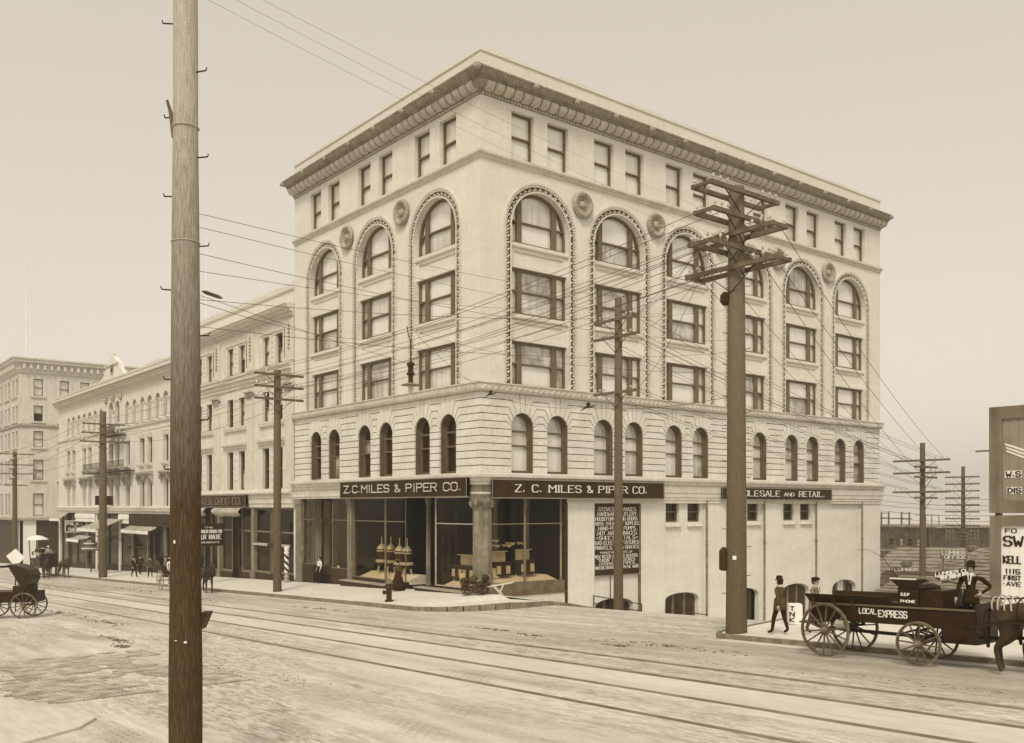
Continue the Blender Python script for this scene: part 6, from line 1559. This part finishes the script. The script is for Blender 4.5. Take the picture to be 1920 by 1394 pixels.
# dark rig cut off by the left edge, with a white placard on a stick
hx = at(30, 1120, 42.0); yaw = math.atan2(-RT[1], -RT[0]) + .12
bgy = thing('buggy', 'dark hooded buggy crossing the tracks, cut off by the left edge of the view', 'buggy', (hx.x, hx.y, base(hx.x)), yaw)
for sy in (-1, 1):
    wheel(bgy, 'wheel', -.55, sy * .62, .58, .58, 12, 0, .045, .06); wheel(bgy, 'wheel', 1.0, sy * .62, .5, .5, 12, 0, .045, .06)
obj('axle', MB().bar((-.55, -.6, .58), (-.55, .6, .58), .06).bar((1.0, -.6, .5), (1.0, .6, .5), .06), IRON, bgy)
obj('body', MB().box((-1.05, -.52, .72), (1.25, .52, 1.2)), BLACKPAINT, bgy); obj('seat', MB().box((-.75, -.5, 1.2), (-.05, .5, 1.45)), LEATHER, bgy)
m = MB(); n = 7
for yy in (-.58, .58):
    for i in range(n + 1): a = PI * (.52 - .62 * i / n) + PI / 2 * 0; m.v.append((-.35 - .72 * math.sin(PI * (i / n) * .9 + .25) * (1 if i < n else .9) + .55 * i / n, yy, 1.2 + 1.2 * math.sin(PI * .5 * i / n)))
m.f = [(i, i + 1, n + 2 + i, n + 1 + i) for i in range(n)] + [tuple(range(n + 1)), tuple(range(2 * n + 1, n, -1))]
obj('hood', m, LEATHER, bgy)
for sy in (-.4, .4): obj('shaft', MB().tube([(1.2, sy, .7), (2.2, sy, .8), (3.6, sy * .9, 1.0)], .03, 5), DARKWOOD, bgy)
horse('dark horse drawing the hooded buggy off past the left edge', tuple(Vector((hx.x, hx.y, base(hx.x))) + Matrix.Rotation(yaw, 3, 'Z') @ Vector((3.0, 0, 0))), yaw, 1.0, HORSE, .12)
pp = at(28, 1046, 46); t = thing('placard', 'blank white diamond placard on a stick at the left edge', 'placard', (pp.x, pp.y, base(pp.x)), math.atan2(RT[1], RT[0]))
obj('board', MB().add([(x, y, z) for y in (-.02, .02) for x, z in ((-.42, .08), (.02, -.46), (.48, .0), (.04, .44))], [(0, 1, 2, 3), (7, 6, 5, 4), (0, 4, 5, 1), (1, 5, 6, 2), (2, 6, 7, 3), (3, 7, 4, 0)]), WHITE, t, (0, 0, pp.z - base(pp.x))); obj('stick', MB().tube([(0, .05, 0), (0, .05, pp.z - base(pp.x) - .2)], .03, 5), DARKWOOD, t)

# ------------------------------------------------------------------ hoardings and the waterfront on the right
def hoarding(label, u0, u1, v0, v1, y, fr, mt_in, name='billboard'):
    t = thing(name, label, 'billboard', (u0, y, v0))
    n = 5
    for i in range(n):
        a, b = (u1 - u0) * i / n, (u1 - u0) * (i + 1) / n
        obj('board', MB().prism(rect(a + .004, b - .004, fr, v1 - v0 - fr), -.03, RND.uniform(-.004, .004)), mt_in, t)
    for nm, r_ in (('frame', rect(-.0, fr, 0, v1 - v0)), ('frame', rect(fr, u1 - u0, v1 - v0 - fr, v1 - v0)), ('frame', rect(fr, u1 - u0, 0, fr))): obj(nm, MB().prism(r_, -.06, .06), PANELWOOD, t)
    obj('post', MB().box((.1, .1, -4 - v0), (.25, .25, v1 - v0)), PANELWOOD, t)
    return t
t = hoarding('upper grey hoarding with a pale hand and white lettering, cut off by the right edge', 24.0, 25.35, 4.02, 7.1, .6, .36, mat('grey_poster_board', .24, .8, .1))
for i in range(3): obj('hand_stripe', MB().prism([(.43 + .02 * i, 2.02 - .1 * i), (.95, 1.82 - .1 * i), (.95, 1.76 - .1 * i), (.44 + .02 * i, 1.96 - .1 * i)], 0, .02), LETTER, t)
for s, a, b, v in (('W.S', .46, .86, 1.05), ('DIS', .52, .86, .58)):
    obj('letter_ground', MB().prism(rect(a - .04, b + .03, v - .03, v + .17), 0, .012), LETTER, t); obj('lettering', text_mb(s, a, b, v, .14, .04, .025, False, .02), BLACKPAINT, t)
t = hoarding('lower hoarding with a white poster lettered in black, cut off by the right edge', 24.02, 25.35, .6, 3.95, .6, .30, WHITE)
for s, a, b, v, h, sf in (('FO', .42, .72, 2.86, .11, False), ('SW', .38, .9, 2.48, .27, False), ('KELL', .37, .85, 1.98, .2, False), ('1115', .42, .82, 1.68, .13, False), ('FIRST', .38, .84, 1.5, .12, False), ('·AVE', .36, .84, 1.33, .11, False)):
    obj('lettering', text_mb(s, a, b, v, h, h * .24, h * .14, sf, .015), BLACKPAINT, t)
t = thing('plank_fence', 'board fence behind the pavement under the two hoardings', 'fence', (21.0, .9, -1.0))
for i in range(26): obj('plank', MB().box((3.1 + i * .3, -.02, 0), (3.38 + i * .3, RND.uniform(.0, .02), 1.55 + RND.uniform(-.03, .03))), PLANK, t)
tag(obj('sign_strut', MB().bar(at(1829, 847, 27.6), at(1862, 845, 27.4), .05), ARM), 'short bare strut projecting left from the upper hoarding', 'strut')
WH = thing('wharf_building', 'dark two storey wharf building with railed roof beyond the corner block', 'building', tuple(at(1690, 1055, 130)))
a, b = at(1630, 985, 130), at(1738, 990, 120)
ax = Vector((b.x - a.x, b.y - a.y, 0)); Lw = ax.length; ang = math.atan2(ax.y, ax.x)
FW_ = Fac(WH, (a.x, a.y, 0), ang)
zt = 1.5
hl = [rect(u - .45, u + .45, z0, z0 + 1.0) for u in (4.2, 5.9, 7.6, 9.0) for z0 in (-1.0, -2.9)]
FW_.part('wall', MB().wall(rect(0, Lw, -10, zt), hl, 0, .3), GREYWALL)
for u in (4.2, 5.9, 7.6, 9.0):
    for z0 in (-1.0, -2.9): add_window(FW_, u, z0, -.2, 'sash', .92, 1.0, [P_LIGHT if u in (5.9, 9.0) else P_DARK] * 2)
FW_.part('side_wall', MB().box((0, .3, -10), (Lw, 12, zt)), GREYWALL); FW_.part('roof', MB().box((-.6, -.8, zt), (Lw + 2.2, 12, zt + .25)), ROOFING)
FW_.part('canopy', MB().box((3, -1.2, -1.75), (Lw + 1.0, 0, -1.55)), ROOFING)
FW_.part('side_canopy', MB().box((Lw, -.6, -1.9), (Lw + 2.2, 1.0, -1.4)), ROOFING)
for u in (1.8, 3.2, 5.6, 7.0): FW_.part('roof_post', MB().bar((u, .5, zt), (u, .5, zt + 2.0), .16), GREYWALL)
FW_.part('roof_rail', MB().bar((0, .5, zt + 1.1), (7.4, .5, zt + 1.1), .14).bar((1.8, .5, zt + 1.8), (3.2, .5, zt + 1.8), .1).bar((5.6, .5, zt + 1.8), (7.0, .5, zt + 1.8), .1), GREYWALL)
for u in (Lw - .2, Lw + .8, Lw + 2.0): FW_.part('roof_post', MB().bar((u, 0, zt + .25), (u, 0, zt + 1.6), .08), GREYWALL)
FW_.part('roof_rail', MB().bar((Lw - 2, 0, zt + 1.6), (Lw + 2.1, 0, zt + 1.6), .08), GREYWALL)
def shed(name, label, corners, zl, zr_, depth, roofm, wallm, boards=0):
    """low gabled shed: front eave from corner a to b, roof rising away from us"""
    a, b = corners; t = thing(name, label, 'shed', (a.x, a.y, -9)); ax = Vector((b.x - a.x, b.y - a.y, 0)); L = ax.length; an = math.atan2(ax.y, ax.x)
    f = Fac(t, (a.x, a.y, 0), an)
    f.part('wall', MB().add([(0, 0, -10), (L, 0, -10), (L, 0, zr_), (0, 0, zl), (0, depth, -10), (L, depth, -10), (L, depth, zr_), (0, depth, zl)], [(0, 1, 2, 3), (1, 5, 6, 2), (4, 0, 3, 7)]), wallm)
    n = boards or 10; rise = depth * .5 * .42
    for s in range(n):
        q0, q1 = s / n, (s + 1) / n
        for sd in (0, 1):
            y0, y1 = (depth * .5 * q0 - .4, depth * .5 * q1 - .36) if sd == 0 else (depth - depth * .5 * q0 + .4, depth - depth * .5 * q1 + .36)
            m = MB(); e = .06
            z0, z1 = rise * q0 + .08, rise * q1
            m.add([(-.4, y0, zl + z0), (L + .4, y0, zr_ + z0), (L + .4, y1, zr_ + z1), (-.4, y1, zl + z1), (-.4, y0, zl + z0 - e), (L + .4, y0, zr_ + z0 - e)], [(0, 1, 2, 3), (0, 4, 5, 1)])
            f.part('shingle_course', m, roofm)
    return t, f, L
ta, fa, La = shed('lumber_shed', 'long shed with a shingle roof and a pale eave below the wharf building', (at(1600, 1092, 88), at(1758, 1075, 80)), -2.7, -2.4, 14, ROOFING, PLANK)
fa.part('eave_board', MB().prism([(0, -2.9), (La, -2.6), (La, -2.3), (0, -2.6)], 0, .45), WHITE)
tb, fb_, Lb = shed('lumber_shed', 'shed with patched shingle roof carrying the lumber office sign', (at(1742, 1072, 78), at(1880, 1050, 66)), -1.6, -.9, 13, ROOFING, PLANK)
tc, fc_, Lc = shed('lumber_shed', 'low shed with a planked roof showing between the corner block and the wagon', (at(1590, 1132, 66), at(1790, 1128, 58)), -3.3, -3.0, 12, PLANK, GREYWALL, 14)
td, fd_, Ld = shed('lumber_shed', 'dark flat fronted shed behind the wagon seat', (at(1655, 1098, 72), at(1752, 1098, 70)), -1.95, -1.9, 5, mat('dark_tarred_roof', .08, .8, .3), mat('brown_boards', .10, .8, .3, streak=.3))
p = at(1763, 1047, 72); t = thing('roof_sign', 'grey board sign reading lumber office on the patched shed roof', 'sign', tuple(p), math.atan2(RT[1], RT[0]))
obj('board', MB().prism(rect(0, 2.1, -.1, .6), 0, .08), GREYWALL, t); obj('lettering', text_mb('LUMBER', .1, 1.85, .3, .24, .055, .035, True, .02), LETTER, t, (0, -.08, 0)); obj('lettering', text_mb('OFFICE', .3, 1.9, -.02, .22, .05, .035, True, .02), LETTER, t, (0, -.08, 0))
for s in (.2, 1.9): obj('leg', MB().box((s, 0, -2), (s + .1, .1, 0)), GREYWALL, t)
p = at(1752, 1090, 64); t = thing('roof_sign', 'long two line white lettered lumber yard sign sloping behind the standing man', 'sign', tuple(p), math.atan2(RT[1], RT[0]))
sl = MB().add([(0, 0, 0), (2.5, 0, .32), (2.5, 0, .95), (0, 0, .62), (0, .08, 0), (2.5, .08, .32), (2.5, .08, .95), (0, .08, .62)], [(0, 1, 2, 3), (7, 6, 5, 4), (3, 2, 6, 7), (0, 3, 7, 4)])
obj('board', sl, SIGN, t)
for s, v, h in (('LUMBER CO.', .34, .22), ('LUMBER YARD-PLANING', .05, .24)):
    lm = text_mb(s, .06, 2.45, v, h, h * .3, h * .2, False, .02); lm.v = [(x, y - .002, z + x * .128) for x, y, z in lm.v]; obj('lettering', lm, LETTER, t)
for s in (.2, 2.2): obj('leg', MB().box((s, .08, -3), (s + .1, .18, .2)), GREYWALL, t)
p = at(1675, 1073, 71); t = thing('roof_sign', 'faded pale lettered board along the eave left of the six armed pole', 'sign', tuple(p), math.atan2(RT[1], RT[0]) + .1)
obj('board', MB().prism(rect(0, 2.0, 0, .38), -.05, .0), GREYWALL, t); obj('lettering', text_mb('LUMBER', .1, 1.9, .08, .2, .05, .03, False, .012), LETTER, t)
for i, (px, py, d) in enumerate(((1822, 1033, 84), (1700, 1062, 84))):
    p = at(px, py, d); tag(obj('chimney', MB().lathe([(.35, -3), (.35, 0), (.5, .05), (.5, .35), (.3, .5)], n=8), GREYWALL, None, tuple(p)), ['round vent stack on the patched shed roof', 'low vent stack on the shingled shed roof'][i], 'chimney')
for k_ in range(14):
    p = at(1745 + k_ * 8 + RND.uniform(-3, 3), 1062 - k_ * 1.2 + RND.uniform(-8, 6), 73); d = Vector((RT[0], RT[1], 0)) * RND.uniform(.5, 1.4)
    tag(obj('loose_board', MB().bar(p - d / 2 + Vector((0, 0, RND.uniform(-.2, .2))), p + d / 2 + Vector((0, 0, RND.uniform(-.2, .2))), .1, .05), [PLANK, CANVAS, KERB][k_ % 3]), 'loose weathered board lying on the patched shed roof', 'board', 'boards on the shed roof')
# ------------------------------------------------------------------ thin smoky air
hz = bpy.data.materials.new('haze_air'); hz.use_nodes = True
n = hz.node_tree.nodes; n.clear()
o_ = n.new('ShaderNodeOutputMaterial'); v_ = n.new('ShaderNodeVolumePrincipled')
v_.inputs['Color'].default_value = (1.0, 0.985, 0.95, 1); v_.inputs['Density'].default_value = 0.0006; v_.inputs['Anisotropy'].default_value = -0.2
hz.node_tree.links.new(v_.outputs[0], o_.inputs['Volume'])
tag(obj('haze', MB().box((-1600, -1000, -14.2), (1000, 4600, 40)), hz), 'thin pale smoky haze over the street', 'haze', kind='stuff')
